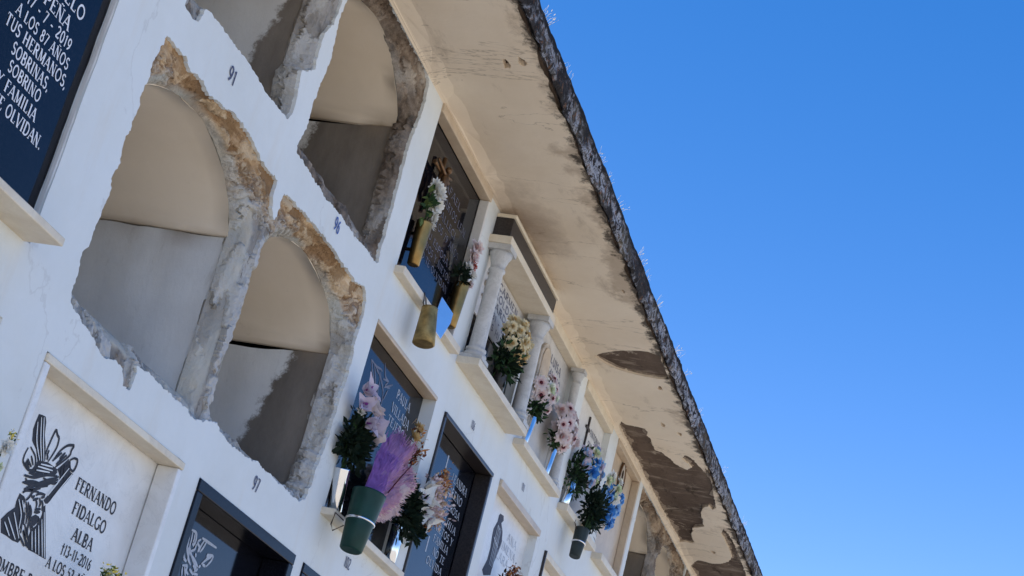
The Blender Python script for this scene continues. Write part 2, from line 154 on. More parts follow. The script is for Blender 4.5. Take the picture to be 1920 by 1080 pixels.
# lichen and damp creeping in from the outer edge
# candle soot over the portico
sx_ = t.math('MULTIPLY', t.math('SUBTRACT', x, -0.98), 2.2); sy_ = t.math('MULTIPLY', t.math('SUBTRACT', y, -0.07), 5.5)
so = t.math('SQRT', t.math('ADD', t.math('MULTIPLY', sx_, sx_), t.math('MULTIPLY', sy_, sy_)))
so = t.math('ADD', so, t.math('MULTIPLY', t.math('SUBTRACT', t.noise(7, 8, 0.7), 0.5), 1.5))
c = t.mix(t.ramp(so, [(0.0, 0.62), (0.55, 0.32), (0.98, 0.0)]), c, (0.17, 0.105, 0.075))
e = t.math('ADD', t.math('MULTIPLY', y, -1.0), t.math('MULTIPLY', t.math('SUBTRACT', t.noise(3.2, 10, 0.72), 0.5), 0.80))
c = t.mix(t.ramp(t.math('MULTIPLY', e, 2.0), [(0.74, 0.0), (0.90, 0.55)]), c, (0.33, 0.245, 0.17))
c = t.mix(t.ramp(t.noise(2.2, 7, 0.6, (1.0, 0.22, 1), 0.5), [(0.497, 0.0), (0.500, 0.55), (0.503, 0.0)]), c, (0.25, 0.19, 0.13))
e = t.math('ADD', t.math('MULTIPLY', y, -1.0), t.math('MULTIPLY', t.math('SUBTRACT', t.noise(11, 10, 0.75), 0.5), 0.22))
c = t.mix(t.ramp(t.math('MULTIPLY', e, 2.0), [(0.765, 0.0), (0.815, 0.92)]), c, (0.045, 0.036, 0.030))
c = t.mix(t.ramp(t.noise(46, 5, 0.6), [(0.725, 0.0), (0.76, 0.8)]), c, (0.20, 0.14, 0.10))
t.col(c)
t.bump(t.math('ADD', t.noise(5, 6, 0.6), t.math('MULTIPLY', t.noise(60, 6, 0.65), 0.12)), 0.35, 0.012)

t = NT('bare_concrete', 0.95, 0.1); M['bare'] = t.m
c = t.mix(t.ramp(t.noise(3.5, 8, 0.68, (0.8, 1.8, 1)), [(0.30, 0.0), (0.68, 1.0)]), (0.085, 0.060, 0.045), (0.17, 0.125, 0.094))
c = t.mix(t.ramp(t.noise(15, 8, 0.7, (1.0, 0.35, 1)), [(0.53, 0.0), (0.64, 0.75)]), c, (0.30, 0.24, 0.185))
c = t.mix(t.ramp(t.noise(9, 7, 0.7, (0.5, 1.6, 1)), [(0.57, 0.0), (0.66, 0.85)]), c, (0.05, 0.037, 0.028))
c = t.mix(t.ramp(t.noise(5, 9, 0.72, None, 0.6), [(0.60, 0.0), (0.63, 0.8)]), c, (0.42, 0.35, 0.27))
t.col(c); t.bump(t.math('ADD', t.noise(22, 8, 0.7, (1, 0.4, 1)), t.math('MULTIPLY', t.noise(90, 5, 0.7), 0.3)), 0.7, 0.012)

t = NT('scratch_coat', 0.95, 0.1); M['scratch_coat'] = t.m
t.col(t.ramp(t.noise(24, 8, 0.7), [(0.35, (0.20, 0.155, 0.115)), (0.55, (0.36, 0.29, 0.22)), (0.7, (0.46, 0.39, 0.30))])); t.bump(t.noise(60, 7, 0.7), 0.6, 0.008)
t = NT('weathered_fascia', 0.95, 0.1); M['fascia'] = t.m
n = t.noise(26, 8, 0.72, (0.7, 1.0, 1.0), 0.6)
c = t.ramp(n, [(0.40, (0.016, 0.014, 0.013)), (0.47, (0.05, 0.042, 0.038)), (0.495, (0.22, 0.22, 0.24)), (0.53, (0.50, 0.51, 0.54)), (0.565, (0.30, 0.29, 0.29)), (0.60, (0.06, 0.05, 0.042))])
c = t.mix(t.ramp(t.noise(3.4, 8, 0.68, (1, 1, 2.0), 0.5), [(0.46, 0.0), (0.56, 0.95)]), c, (0.030, 0.025, 0.022))
c = t.mix(t.ramp(t.noise(2.1, 6, 0.6), [(0.50, 0.0), (0.62, 0.6)]), c, t.ramp(t.noise(40, 6, 0.7), [(0.42, (0.10, 0.085, 0.05)), (0.58, (0.26, 0.22, 0.17))]))
c = t.mix(t.ramp(t.noise(37, 6, 0.7), [(0.585, 0.0), (0.62, 0.75)]), c, (0.20, 0.10, 0.055))
x, y, z = t.xyz()
c = t.mix(t.ramp(t.math('ADD', t.math('MULTIPLY', t.math('SUBTRACT', z, 4.2), 10.0), t.math('MULTIPLY', t.math('SUBTRACT', t.noise(14, 6, 0.7), 0.5), 0.9)), [(0.70, 0.0), (0.80, 0.95)]), c, (0.020, 0.018, 0.018))
t.col(c); t.bump(t.noise(50, 8, 0.75), 0.9, 0.015)

t = NT('broken_masonry', 0.95, 0.1); M['masonry'] = t.m
g = t.ramp(t.noise(20, 8, 0.66, (1.6, 1.6, 0.32), 0.3), [(0.34, (0.22, 0.205, 0.185)), (0.46, (0.36, 0.35, 0.325)), (0.56, (0.45, 0.44, 0.415)), (0.70, (0.34, 0.32, 0.29))])
g = t.mix(t.ramp(t.noise(8, 5, 0.6, (1, 1, 0.6)), [(0.60, 0.0), (0.68, 0.7)]), g, (0.37, 0.25, 0.165))
g = t.mix(t.ramp(t.noise(34, 6, 0.65, (1.3, 1.3, 0.35)), [(0.62, 0.0), (0.66, 0.75)]), g, (0.62, 0.61, 0.58))
g = t.mix(t.ramp(t.noise(38, 6, 0.65, (1.4, 1.4, 0.4)), [(0.36, 0.8), (0.40, 0.0)]), g, (0.13, 0.115, 0.10))
b = t.ramp(t.noise(26, 8, 0.66, (0.35, 1.3, 1.5), 0.4), [(0.36, (0.30, 0.185, 0.095)), (0.47, (0.46, 0.31, 0.175)), (0.56, (0.56, 0.40, 0.24)), (0.68, (0.66, 0.53, 0.37))])
b = t.mix(t.ramp(t.noise(9, 6, 0.6, (0.7, 1, 1)), [(0.53, 0.0), (0.60, 0.75)]), b, (0.235, 0.145, 0.072))
b = t.mix(t.ramp(t.noise(42, 6, 0.7, (0.5, 1, 1)), [(0.60, 0.0), (0.66, 0.7)]), b, (0.15, 0.085, 0.045))
d = t.ramp(t.noise(22, 9, 0.70, (0.7, 1.2, 0.8), 0.4), [(0.38, (0.040, 0.030, 0.023)), (0.48, (0.115, 0.080, 0.055)), (0.56, (0.19, 0.14, 0.10)), (0.66, (0.30, 0.24, 0.18))])
relief_tint = t.attr('layer')  # chip layers with relief shade painted in: recessed ones darker, proud ones paler
g = t.mix(t.ramp(relief_tint, [(0.0, 0.75), (0.30, 0.55), (0.36, 0.0), (1.0, 0.0)], 'CONSTANT'), g, (0.20, 0.175, 0.15))
g = t.mix(t.ramp(relief_tint, [(0.0, 0.0), (0.66, 0.65), (0.84, 0.85)], 'CONSTANT'), g, (0.52, 0.51, 0.49))
b = t.mix(t.ramp(relief_tint, [(0.0, 0.8), (0.30, 0.5), (0.36, 0.0), (1.0, 0.0)], 'CONSTANT'), b, (0.24, 0.14, 0.07))
b = t.mix(t.ramp(relief_tint, [(0.0, 0.0), (0.66, 0.45), (0.84, 0.6)], 'CONSTANT'), b, (0.60, 0.47, 0.31))
c = t.mix(t.attr('brick'), g, b)
c = t.mix(t.attr('earth'), c, d)
c = t.mix(t.attr('lip'), c, t.mix(t.ramp(t.noise(14, 6, 0.6), [(0.4, 0.0), (0.6, 1.0)]), (0.52, 0.48, 0.40), (0.44, 0.44, 0.40)))
c = t.mix(t.attr('crack'), c, (0.07, 0.045, 0.03))
t.col(c); t.bump(t.math('ADD', t.noise(48, 8, 0.7, (1, 1, 0.5)), t.math('MULTIPLY', t.noise(15, 5, 0.6), 0.6)), 0.8, 0.010)

t = NT('vault_plaster', 0.9, 0.2); M['vault'] = t.m
c = t.mix(t.ramp(t.noise(2.5, 6, 0.6), [(0.35, 0.0), (0.7, 1.0)]), (0.83, 0.72, 0.57), (0.74, 0.63, 0.48))
c = t.mix(t.ramp(t.noise(9, 7, 0.7), [(0.64, 0.0), (0.72, 0.5)]), c, (0.38, 0.26, 0.15))
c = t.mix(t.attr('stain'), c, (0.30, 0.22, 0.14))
t.col(c); t.bump(t.noise(12, 6, 0.6), 0.22, 0.006)

def render_coat(name, front, z0=3.165):
    t = NT(name, 0.9, 0.2); M[name] = t.m
    x, y, z = t.xyz()
    c = t.mix(t.ramp(t.noise(3.2, 7, 0.62), [(0.35, 0.0), (0.7, 1.0)]), (0.68, 0.68, 0.65), (0.58, 0.575, 0.55))
    c = t.mix(t.ramp(t.noise(30, 6, 0.7, (1, 1, 0.3)), [(0.60, 0.0), (0.75, 0.35)]), c, (0.28, 0.25, 0.21))
    if front > 0:
        e = t.math('ADD', y, t.math('MULTIPLY', t.math('SUBTRACT', t.noise(20, 8, 0.75), 0.5), 0.13))
        e = t.math('ADD', e, t.math('MULTIPLY', t.math('SUBTRACT', z, z0), 0.29))
        c = t.mix(t.ramp(e, [(front, 1.0), (front + 0.02, 0.0)]), c, t.ramp(t.noise(6, 7, 0.7, (1, 1, 0.4)), [(0.3, (0.13, 0.112, 0.092)), (0.7, (0.235, 0.205, 0.17))]))
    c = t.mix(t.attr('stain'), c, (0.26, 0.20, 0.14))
    t.col(c); t.bump(t.noise(25, 7, 0.65, (1, 1, 0.5)), 0.35, 0.008)
render_coat('cement_render', -2.0)
render_coat('cement_render_worn', 0.185)
render_coat('cement_render_old', 0.165, 3.76)
render_coat('cement_render_damp', 0.36, 3.9)

def stone(name, a, b, vein, rough, spec, scale=6, bump=0.0):
    t = NT(name, rough, spec); M[name] = t.m
    c = t.mix(t.ramp(t.noise(scale, 8, 0.65, None, 1.2), [(0.35, 0.0), (0.7, 1.0)]), a, b)
    c = t.mix(t.ramp(t.noise(scale * 0.8, 9, 0.7, None, 2.0), [(0.485, 0.0), (0.50, vein), (0.515, 0.0)]), c, tuple(v * 0.55 for v in a))
    t.col(c)
    if bump: t.bump(t.noise(60, 6, 0.65), bump, 0.004)
stone('white_marble', (0.74, 0.73, 0.70), (0.64, 0.62, 0.58), 0.25, 0.35, 0.5, 6, 0.06)
stone('grey_marble', (0.62, 0.60, 0.57), (0.50, 0.48, 0.45), 0.4, 0.4, 0.5, 9, 0.06)
stone('column_marble', (0.56, 0.55, 0.52), (0.42, 0.405, 0.38), 0.5, 0.5, 0.4, 14, 0.15)
stone('cream_marble', (0.72, 0.64, 0.50), (0.62, 0.52, 0.38), 0.25, 0.5, 0.4, 8, 0.12)
stone('tan_marble', (0.58, 0.47, 0.34), (0.48, 0.37, 0.26), 0.3, 0.4, 0.5, 8, 0.06)
t = NT('black_granite', 0.07, 0.30); M['granite'] = t.m
t.col(t.ramp(t.noise(230, 3, 0.6), [(0.45, (0.003, 0.0035, 0.006)), (0.75, (0.012, 0.013, 0.019))]))
t.b.inputs['IOR'].default_value = 1.5
t.bump(t.noise(3.0, 2, 0.5), 0.03, 0.004)
t = NT('dull_black_granite', 0.25, 0.12); M['granite_frame'] = t.m
t.col(t.ramp(t.noise(230, 3, 0.6), [(0.45, (0.004, 0.005, 0.009)), (0.75, (0.014, 0.016, 0.024))]))
t = NT('brown_granite', 0.35, 0.4); M['granite_dark'] = t.m
t.col(t.ramp(t.noise(160, 4, 0.7), [(0.4, (0.016, 0.013, 0.013)), (0.7, (0.050, 0.040, 0.037))]))

plain('white_paint', (0.72, 0.73, 0.75), 0.6, 0.3, 0.12, 90)
plain('faded_paint', (0.40, 0.43, 0.48), 0.6, 0.3, 0.2, 90)
plain('black_paint', (0.022, 0.022, 0.028), 0.6, 0.3, 0.3, 60)
plain('blue_paint', (0.07, 0.13, 0.36), 0.7, 0.2, 0.35, 70)
plain('dark_stencil', (0.09, 0.10, 0.16), 0.7, 0.2, 0.35, 70)
plain('ink_inlay', (0.035, 0.036, 0.055), 0.6, 0.3, 0.4, 55)
plain('grey_inlay', (0.13, 0.13, 0.17), 0.5, 0.4, 0.35, 55)
plain('relief_stone', (0.46, 0.40, 0.33), 0.7, 0.3, 0.3, 40, 0.3)
plain('brass', (0.30, 0.185, 0.065), 0.38, 0.5, 0.25, 22, 0.05, 1.0)
plain('tarnished_brass', (0.30, 0.21, 0.08), 0.5, 0.5, 0.45, 28, 0.3, 0.75)
plain('bronze', (0.16, 0.09, 0.045), 0.45, 0.5, 0.4, 40, 0.2, 0.8)
plain('steel', (0.74, 0.75, 0.76), 0.14, 0.5, 0.06, 14, 0.0, 1.0)
plain('mirror_steel', (0.86, 0.87, 0.88), 0.12, 0.5, 0, 10, 0, 1.0)
plain('plate_steel', (0.88, 0.90, 0.92), 0.30, 0.5, 0.05, 14, 0, 1.0)
plain('green_plastic', (0.008, 0.042, 0.032), 0.45, 0.25, 0.25, 16, 0.04)
plain('grey_green_plastic', (0.026, 0.036, 0.033), 0.5, 0.25, 0.3, 20, 0.05)
plain('wire', (0.05, 0.03, 0.02), 0.7, 0.3)
def petal(name, c, var=0.18):
    t = plain(name, c, 0.7, 0.2, var, 45)
    t.set('Subsurface Weight', 0.0)
    tr = t.n.new('ShaderNodeBsdfTranslucent'); tr.inputs[0].default_value = (*c, 1)
    mx = t.n.new('ShaderNodeMixShader'); mx.inputs[0].default_value = 0.3
    out = t.n['Material Output']
    t.l.new(t.b.outputs[0], mx.inputs[1]); t.l.new(tr.outputs[0], mx.inputs[2]); t.l.new(mx.outputs[0], out.inputs[0])
for n_, c_ in dict(leaf=(0.035, 0.075, 0.028), dark_leaf=(0.011, 0.022, 0.012), pale_leaf=(0.13, 0.19, 0.06), dry_leaf=(0.055, 0.03, 0.018), white_petal=(0.78, 0.77, 0.72),
                   cream_petal=(0.78, 0.69, 0.46), ochre_petal=(0.66, 0.48, 0.22), pink_petal=(0.70, 0.45, 0.44), dusty_pink=(0.62, 0.47, 0.46), blush=(0.72, 0.62, 0.60), red_petal=(0.45, 0.10, 0.07), wine=(0.11, 0.018, 0.03),
                   lilac_petal=(0.60, 0.52, 0.60), purple=(0.26, 0.06, 0.30), violet=(0.30, 0.14, 0.40), magenta=(0.50, 0.27, 0.35), orchid=(0.40, 0.21, 0.40), blue_petal=(0.05, 0.22, 0.56), sky_petal=(0.28, 0.50, 0.76), pale_green=(0.55, 0.64, 0.40),
                   orange_dry=(0.48, 0.20, 0.06), tan_dry=(0.52, 0.37, 0.23), brown_dry=(0.17, 0.06, 0.035), straw=(0.72, 0.66, 0.52), yellow_petal=(0.75, 0.60, 0.12)).items(): petal(n_, c_)
t = NT('sandy_ground', 0.95, 0.1); M['ground'] = t.m
t.col(t.mix(t.ramp(t.noise(0.8, 9, 0.65), [(0.35, 0.0), (0.7, 1.0)]), (0.50, 0.45, 0.375), (0.42, 0.375, 0.31)))
t.bump(t.noise(30, 6, 0.7), 0.4, 0.02)

# ------------------------------------------------------------------ mesh helpers
def link(o, parent=None):
    C.objects.link(o)
    if parent is not None: o.parent = parent
    return o
def wloc(p):
    v = Vector((0, 0, 0))
    while p is not None:
        v = v + p.location; p = p.parent
    return v
def obj(name, bm, mats, parent=None, smooth=False, bevel=0.0, label=None):
    """link a bmesh written in world coordinates as one mesh object below parent"""
    off = wloc(parent)
    if off.length: bmesh.ops.translate(bm, verts=bm.verts, vec=-off)
    me = bpy.data.meshes.new(name); bm.to_mesh(me); bm.free()
    for m in (mats if isinstance(mats, (list, tuple)) else [mats]): me.materials.append(M[m])
    if smooth:
        for p in me.polygons: p.use_smooth = True
    o = link(bpy.data.objects.new(name, me), parent)
    if bevel:
        b = o.modifiers.new('bevel', 'BEVEL'); b.width = bevel; b.segments = 2; b.limit_method = 'ANGLE'; b.angle_limit = R(40)
    if label: o['label'] = label
    return o
def thing(name, label, cat, loc=(0, 0, 0), group=None):
    o = bpy.data.objects.new(name, None); o.empty_display_size = 0.05
    C.objects.link(o); o.location = loc; o['label'] = label; o['category'] = cat
    if group: o['group'] = group
    return o
def BM(): return bmesh.new()
def box(bm, x0, x1, y0, y1, z0, z1, mi=0):
    v = [bm.verts.new((x, y, z)) for x in (x0, x1) for y in (y0, y1) for z in (z0, z1)]
    for f in ((0, 1, 3, 2), (4, 6, 7, 5), (0, 4, 5, 1), (2, 3, 7, 6), (0, 2, 6, 4), (1, 5, 7, 3)):
        bm.faces.new([v[i] for i in f]).material_index = mi
    return bm
def lathe(bm, base, axis, prof, n=28, mi=0, cap=(True, True)):
    """prof: (radius, distance along axis)"""
    a = Vector(axis).normalized(); u = a.orthogonal().normalized(); w = a.cross(u); base = Vector(base)
    rings = []
    for r, h in prof:
        rings.append([bm.verts.new(base + a * h + (u * math.cos(2 * math.pi * i / n) + w * math.sin(2 * math.pi * i / n)) * r) for i in range(n)])
    for k in range(len(rings) - 1):
        for i in range(n):
            f = bm.faces.new((rings[k][i], rings[k][(i + 1) % n], rings[k + 1][(i + 1) % n], rings[k + 1][i])); f.material_index = mi; f.smooth = True
    if cap[0]: bm.faces.new(rings[0][::-1]).material_index = mi
    if cap[1]: bm.faces.new(rings[-1]).material_index = mi
    return bm
def tube(bm, pts, r, n=7, mi=0):
    pts = [Vector(p) for p in pts]; rings = []
    for i, p in enumerate(pts):
        d = (pts[min(i + 1, len(pts) - 1)] - pts[max(i - 1, 0)]).normalized()
        u = d.orthogonal().normalized(); w = d.cross(u); rr = r[i] if isinstance(r, (list, tuple)) else r
        rings.append([bm.verts.new(p + (u * math.cos(2 * math.pi * k / n) + w * math.sin(2 * math.pi * k / n)) * rr) for k in range(n)])
    for a, b in zip(rings, rings[1:]):
        for k in range(n):
            f = bm.faces.new((a[k], a[(k + 1) % n], b[(k + 1) % n], b[k])); f.material_index = mi; f.smooth = True
    bm.faces.new(rings[0][::-1]).material_index = mi; bm.faces.new(rings[-1]).material_index = mi
    return bm
def ribbon(bm, pts, w, y, mi=0):
    """flat stroke in the plane y (facing -y); pts are (x, z)"""
    L = []
    for i, p in enumerate(pts):
        a = pts[max(i - 1, 0)]; b = pts[min(i + 1, len(pts) - 1)]
        dx, dz = b[0] - a[0], b[1] - a[1]; l = math.hypot(dx, dz) or 1
        nx, nz = -dz / l, dx / l; ww = (w[i] if isinstance(w, (list, tuple)) else w) * 0.5
        L.append((bm.verts.new((p[0] + nx * ww, y, p[1] + nz * ww)), bm.verts.new((p[0] - nx * ww, y, p[1] - nz * ww))))
    for a, b in zip(L, L[1:]): bm.faces.new((a[0], a[1], b[1], b[0])).material_index = mi
def inside(p, loop):
    r = False; x, z = p; j = len(loop) - 1
    for i in range(len(loop)):
        xi, zi = loop[i]; xj, zj = loop[j]
        if (zi > z) != (zj > z) and x < (xj - xi) * (z - zi) / (zj - zi) + xi: r = not r
        j = i
    return r
def resample(loop, step):
    out = []
    for i in range(len(loop)):
        a = Vector(loop[i]); b = Vector(loop[(i + 1) % len(loop)]); n = max(1, int((b - a).length / step + 0.5))
        out += [tuple(a.lerp(b, k / n)) for k in range(n)]
    return out
def rough_loop(loop, step, amp, freq=60, seed=0.0):
    out = []
    for x, z in resample(loop, step):
        v = noise.noise_vector(Vector((x * freq, z * freq, seed))) + noise.noise_vector(Vector((x * freq * 2.7, z * freq * 2.7, seed + 5))) * 0.5
        out.append((x + v.x * amp, z + v.y * amp))
    return out
def cdt(outer, holes, pts=()):
    """triangulate the outer loop minus holes; returns 2D verts, triangles"""
    V = []; E = []
    for lp in [outer] + list(holes):
        s = len(V); V += [Vector(p) for p in lp]; n = len(lp)
        E += [(s + i, s + (i + 1) % n) for i in range(n)]
    V += [Vector(p) for p in pts]
    vs, es, fs, *_ = delaunay_2d_cdt(V, E, [], 0, 1e-6)
    keep = []
    for f in fs:
        c = sum((vs[i] for i in f), Vector((0, 0))) / len(f); c = (c.x, c.y)
        if inside(c, outer) and not any(inside(c, h) for h in holes): keep.append(f)
    return vs, keep

# ------------------------------------------------------------------ lettering: a small stroke alphabet with serifs
def arc(cx, cy, rx, ry, a0, a1, n=12): return [(cx + rx * math.cos(R(a0 + (a1 - a0) * i / n)), cy + ry * math.sin(R(a0 + (a1 - a0) * i / n))) for i in range(n + 1)]
T_, M_, N_ = 0.155, 0.12, 0.07
def V_(x, w=T_): return ([(x, 0), (x, 1)], w)
G = {}
G['A'] = (.76, [([(.04, 0), (.38, 1)], N_), ([(.38, 1), (.72, 0)], T_), ([(.16, .34), (.58, .34)], N_)])
G['B'] = (.66, [V_(.14), ([(.14, .97), (.34, .97)] + arc(.34, .75, .2, .22, 90, -90) + [(.14, .53)], M_), ([(.14, .51), (.36, .51)] + arc(.36, .27, .24, .24, 90, -90) + [(.14, .03)], M_)])
G['C'] = (.72, [(arc(.42, .5, .35, .48, 45, 315, 18), M_)])
G['D'] = (.76, [V_(.14), ([(.14, .97), (.32, .97)] + arc(.32, .5, .38, .47, 90, -90, 16) + [(.14, .03)], M_)])
G['E'] = (.62, [V_(.14), ([(.14, .96), (.54, .96), (.54, .8)], N_), ([(.14, .52), (.44, .52)], N_), ([(.14, .04), (.57, .04), (.57, .22)], N_)])
G['F'] = (.58, [V_(.14), ([(.14, .96), (.54, .96), (.54, .78)], N_), ([(.14, .52), (.44, .52)], N_)])
G['G'] = (.76, [(arc(.42, .5, .35, .48, 45, 340, 18), M_), ([(.7, .05), (.7, .42)], M_), ([(.55, .42), (.8, .42)], N_)])
G['H'] = (.78, [V_(.14), V_(.64), ([(.14, .52), (.64, .52)], N_)])
G['I'] = (.3, [V_(.15)])
G['J'] = (.4, [([(.26, 1), (.26, .15), (.18, .0), (.06, .04)], M_)])
G['L'] = (.6, [V_(.14), ([(.14, .04), (.55, .04), (.55, .24)], N_)])
G['M'] = (.92, [([(.12, 0), (.14, 1)], N_), ([(.14, 1), (.45, .1)], T_), ([(.45, .1), (.76, 1)], N_), ([(.76, 0), (.76, 1)], T_)])
G['N'] = (.8, [([(.12, 0), (.12, 1)], N_), ([(.12, 1), (.66, 0)], T_), ([(.66, 0), (.66, 1)], N_)])
G['\u00d1'] = (.8, G['N'][1] + [([(.22, 1.13), (.32, 1.2), (.44, 1.13), (.54, 1.2)], N_)])
G['O'] = (.82, [(arc(.41, .5, .34, .48, 0, 360, 26), M_)])
G['P'] = (.62, [V_(.14), ([(.14, .97), (.34, .97)] + arc(.34, .72, .22, .25, 90, -90) + [(.14, .47)], M_)])
G['R'] = (.7, [V_(.14), ([(.14, .97), (.34, .97)] + arc(.34, .74, .22, .23, 90, -90) + [(.14, .51)], M_), ([(.34, .5), (.64, 0)], T_)])
G['S'] = (.58, [(arc(.3, .74, .2, .23, 30, 270, 12) + arc(.3, .27, .22, .24, 90, -150, 12), M_)])
G['T'] = (.66, [V_(.33), ([(.05, .8), (.05, .96), (.61, .96), (.61, .8)], N_)])
G['U'] = (.76, [([(.14, 1), (.14, .3)] + arc(.38, .28, .24, .26, 180, 360, 12) + [(.62, 1)], M_)])
G['V'] = (.74, [([(.04, 1), (.38, 0)], T_), ([(.38, 0), (.7, 1)], N_)])
G['Y'] = (.7, [([(.04, 1), (.35, .48)], T_), ([(.66, 1), (.35, .48)], N_), ([(.35, .48), (.35, 0)], M_)])
G['Z'] = (.64, [([(.06, .8), (.06, .96), (.56, .96)], N_), ([(.56, .96), (.06, .04)], T_), ([(.06, .04), (.58, .04), (.58, .2)], N_)])
G['0'] = (.58, [(arc(.29, .5, .21, .48, 0, 360, 20), M_)])
G['1'] = (.36, [V_(.2, M_), ([(.06, .82), (.2, .97)], N_)])
G['2'] = (.56, [(arc(.27, .74, .2, .23, 160, -40, 12) + [(.08, .05)], M_), ([(.08, .04), (.5, .04), (.5, .16)], M_)])
G['3'] = (.54, [(arc(.25, .75, .18, .22, 150, -90, 12), M_), (arc(.25, .27, .21, .25, 90, -150, 12), M_)])
G['4'] = (.56, [([(.4, 0), (.4, .97)], M_), ([(.4, .97), (.05, .3), (.52, .3)], N_)])
G['5'] = (.54, [([(.46, .96), (.14, .96), (.11, .55)], N_), ([(.11, .55)] + arc(.24, .32, .22, .29, 110, -140, 12), M_)])
G['6'] = (.56, [(arc(.28, .3, .2, .28, 0, 360, 16), M_), ([(.09, .34), (.16, .7), (.4, .98)], M_)])
G['7'] = (.54, [([(.06, .82), (.06, .96), (.5, .96)], N_), ([(.5, .96), (.2, 0)], M_)])
G['8'] = (.56, [(arc(.28, .75, .17, .22, 0, 360, 16), M_), (arc(.28, .27, .21, .25, 0, 360, 16), M_)])
G['9'] = (.56, [(arc(.28, .7, .2, .28, 0, 360, 16), M_), ([(.47, .66), (.4, .3), (.16, .02)], M_)])
G['-'] = (.4, [([(.06, .4), (.34, .4)], M_)])
G['.'] = (.22, [([(.06, .06), (.18, .06)], T_)])
G[','] = (.24, [([(.1, .12), (.14, .04), (.06, -.14)], M_)])
G['\u2020'] = (.44, [([(.2, -.05), (.2, 1)], M_), ([(.02, .7), (.38, .7)], M_)])
G[' '] = (.36, [])
SERIF = set('AFHIKMNPRTVYBDE\u00d1')
KSTEP = [0]
def text(bm, s, x0, x1, z0, h, y, weight=1.0, serif=True, slant=0.0, mi=0):
    tot = sum(G[ch][0] for ch in s) + 0.10 * (len(s) - 1); sx = (x1 - x0) / tot; px = 0.0
    for ch in s:
        w, strokes = G[ch]
        strokes = list(strokes)
        if serif and ch in SERIF:
            ends = [(p[k], q) for p, q in strokes if len(p) == 2 for k in (0, 1)]
            for (ex, ey), q in ends:
                if ey in (0, 1): strokes.append(([(ex - .13, ey + (.025 if ey == 0 else -.025)), (ex + .13, ey + (.025 if ey == 0 else -.025))], 0.05))
        for pts, wt in strokes:
            KSTEP[0] = (KSTEP[0] + 1) % 24
            P = [(x0 + (px + p[0] + slant * p[1]) * sx, z0 + p[1] * h) for p in pts]
            ribbon(bm, P, wt * weight * (0.5 * h + 0.5 * sx), y - 0.0005 - KSTEP[0] * 0.00004, mi)
        px += w + 0.10

# ------------------------------------------------------------------ ground
GZ = -4.2
bm = BM(); bmesh.ops.create_grid(bm, x_segments=2, y_segments=2, size=900); bmesh.ops.translate(bm, verts=bm.verts, vec=(0, 0, GZ))
g = obj('ground', bm, 'ground'); g['kind'] = 'structure'

# ------------------------------------------------------------------ the block of niches
PITCH = 0.85
X0, X1, YF, YB = -5.1, 9.4, 0.0, 2.6
block = thing('niche_block', 'whitewashed cemetery block of burial niches under a peeling concrete eave', 'building', (2.0, 0, GZ))

def rect(x0, x1, z0, z1, amp=0.0025, seed=0.0): return rough_loop([(x0, z0), (x1, z0), (x1, z1), (x0, z1)], 0.03, amp, 14, seed)
# recesses that hold gravestones: (x0, x1, z bottom, z top)
REC = dict(S0=(-2.52, -1.852, -1.462, -0.815), R0=(-2.52, -1.850, -2.29, -1.63), R1=(-1.655, -0.893, -2.29, -1.626), R2=(-0.785, -0.047, -2.29, -1.630), R3=(0.03, 0.77, -2.29, -1.632),
           S3=(0.068, 0.782, -1.468, -0.818), S4=(0.895, 1.612, -1.468, -0.830), S5=(1.735, 2.465, -1.468, -0.812), S6=(2.632, 3.31, -1.468, -0.855), S7=(3.47, 4.16, -1.468, -0.835),
           T2=(0.092, 0.778, -0.640, -0.018), T3=(0.925, 1.625, -0.640, -0.020), T4=(1.795, 2.475, -0.640, -0.022), T5=(2.675, 3.325, -0.640, -0.022), T6=(3.50, 4.165, -0.640, -0.020))
rec_loops = {k: rect(*v, seed=i * 3.1) for i, (k, v) in enumerate(REC.items())}

# broken niches: plaster outlines
def fix(loop, zmax): return [(x, min(z, zmax)) for x, z in loop]
hole_s = rough_loop(HOLE_S, 0.005, 0.0060, 80, 1.0)
t1 = [p for p in HOLE_T1 if p[1] < -0.02]
t1 = [(-0.795, -0.014)] + [(-0.80, -0.08)] + [p for p in t1 if not (p[1] > -0.09 and p[0] < -0.5)] + [(-0.12, -0.014)]
t0 = [(-1.655, -0.014), (-1.66, -0.35), (-1.652, -0.60), (-1.60, -0.652)] + [p for p in HOLE_T0 if p[1] < -0.2 and p[0] > -1.60] + [(-0.885, -0.014)]
def order(loop):
    a = sum(loop[i][0] * loop[(i + 1) % len(loop)][1] - loop[(i + 1) % len(loop)][0] * loop[i][1] for i in range(len(loop)))
    return loop if a > 0 else loop[::-1]
hole_t1 = fix(rough_loop(t1, 0.005, 0.0060, 80, 4.0), -0.008)
hole_t0 = fix(rough_loop(t0, 0.006, 0.0045, 75, 6.0), -0.008)
far_a = fix(rough_loop([(4.262, -0.655), (4.60, -0.64), (5.05, -0.66), (5.5, -0.64), (5.9, -0.655), (6.3, -0.64), (6.72, -0.655), (6.73, -0.4), (6.71, -0.022), (6.3, -0.016), (5.97, -0.020), (5.955, -0.10), (5.94, -0.02), (5.5, -0.016), (5.12, -0.02), (4.7, -0.016), (4.272, -0.024), (4.266, -0.3)], 0.010, 0.006, 60, 9.0), -0.008)
far_b = fix(rough_loop(rect(6.87, 8.40, -0.65, -0.02), 0.012, 0.006, 60, 11.0), -0.008)
BROKEN = dict(s=hole_s, t0=hole_t0, t1=hole_t1, fa=far_a, fb=far_b)

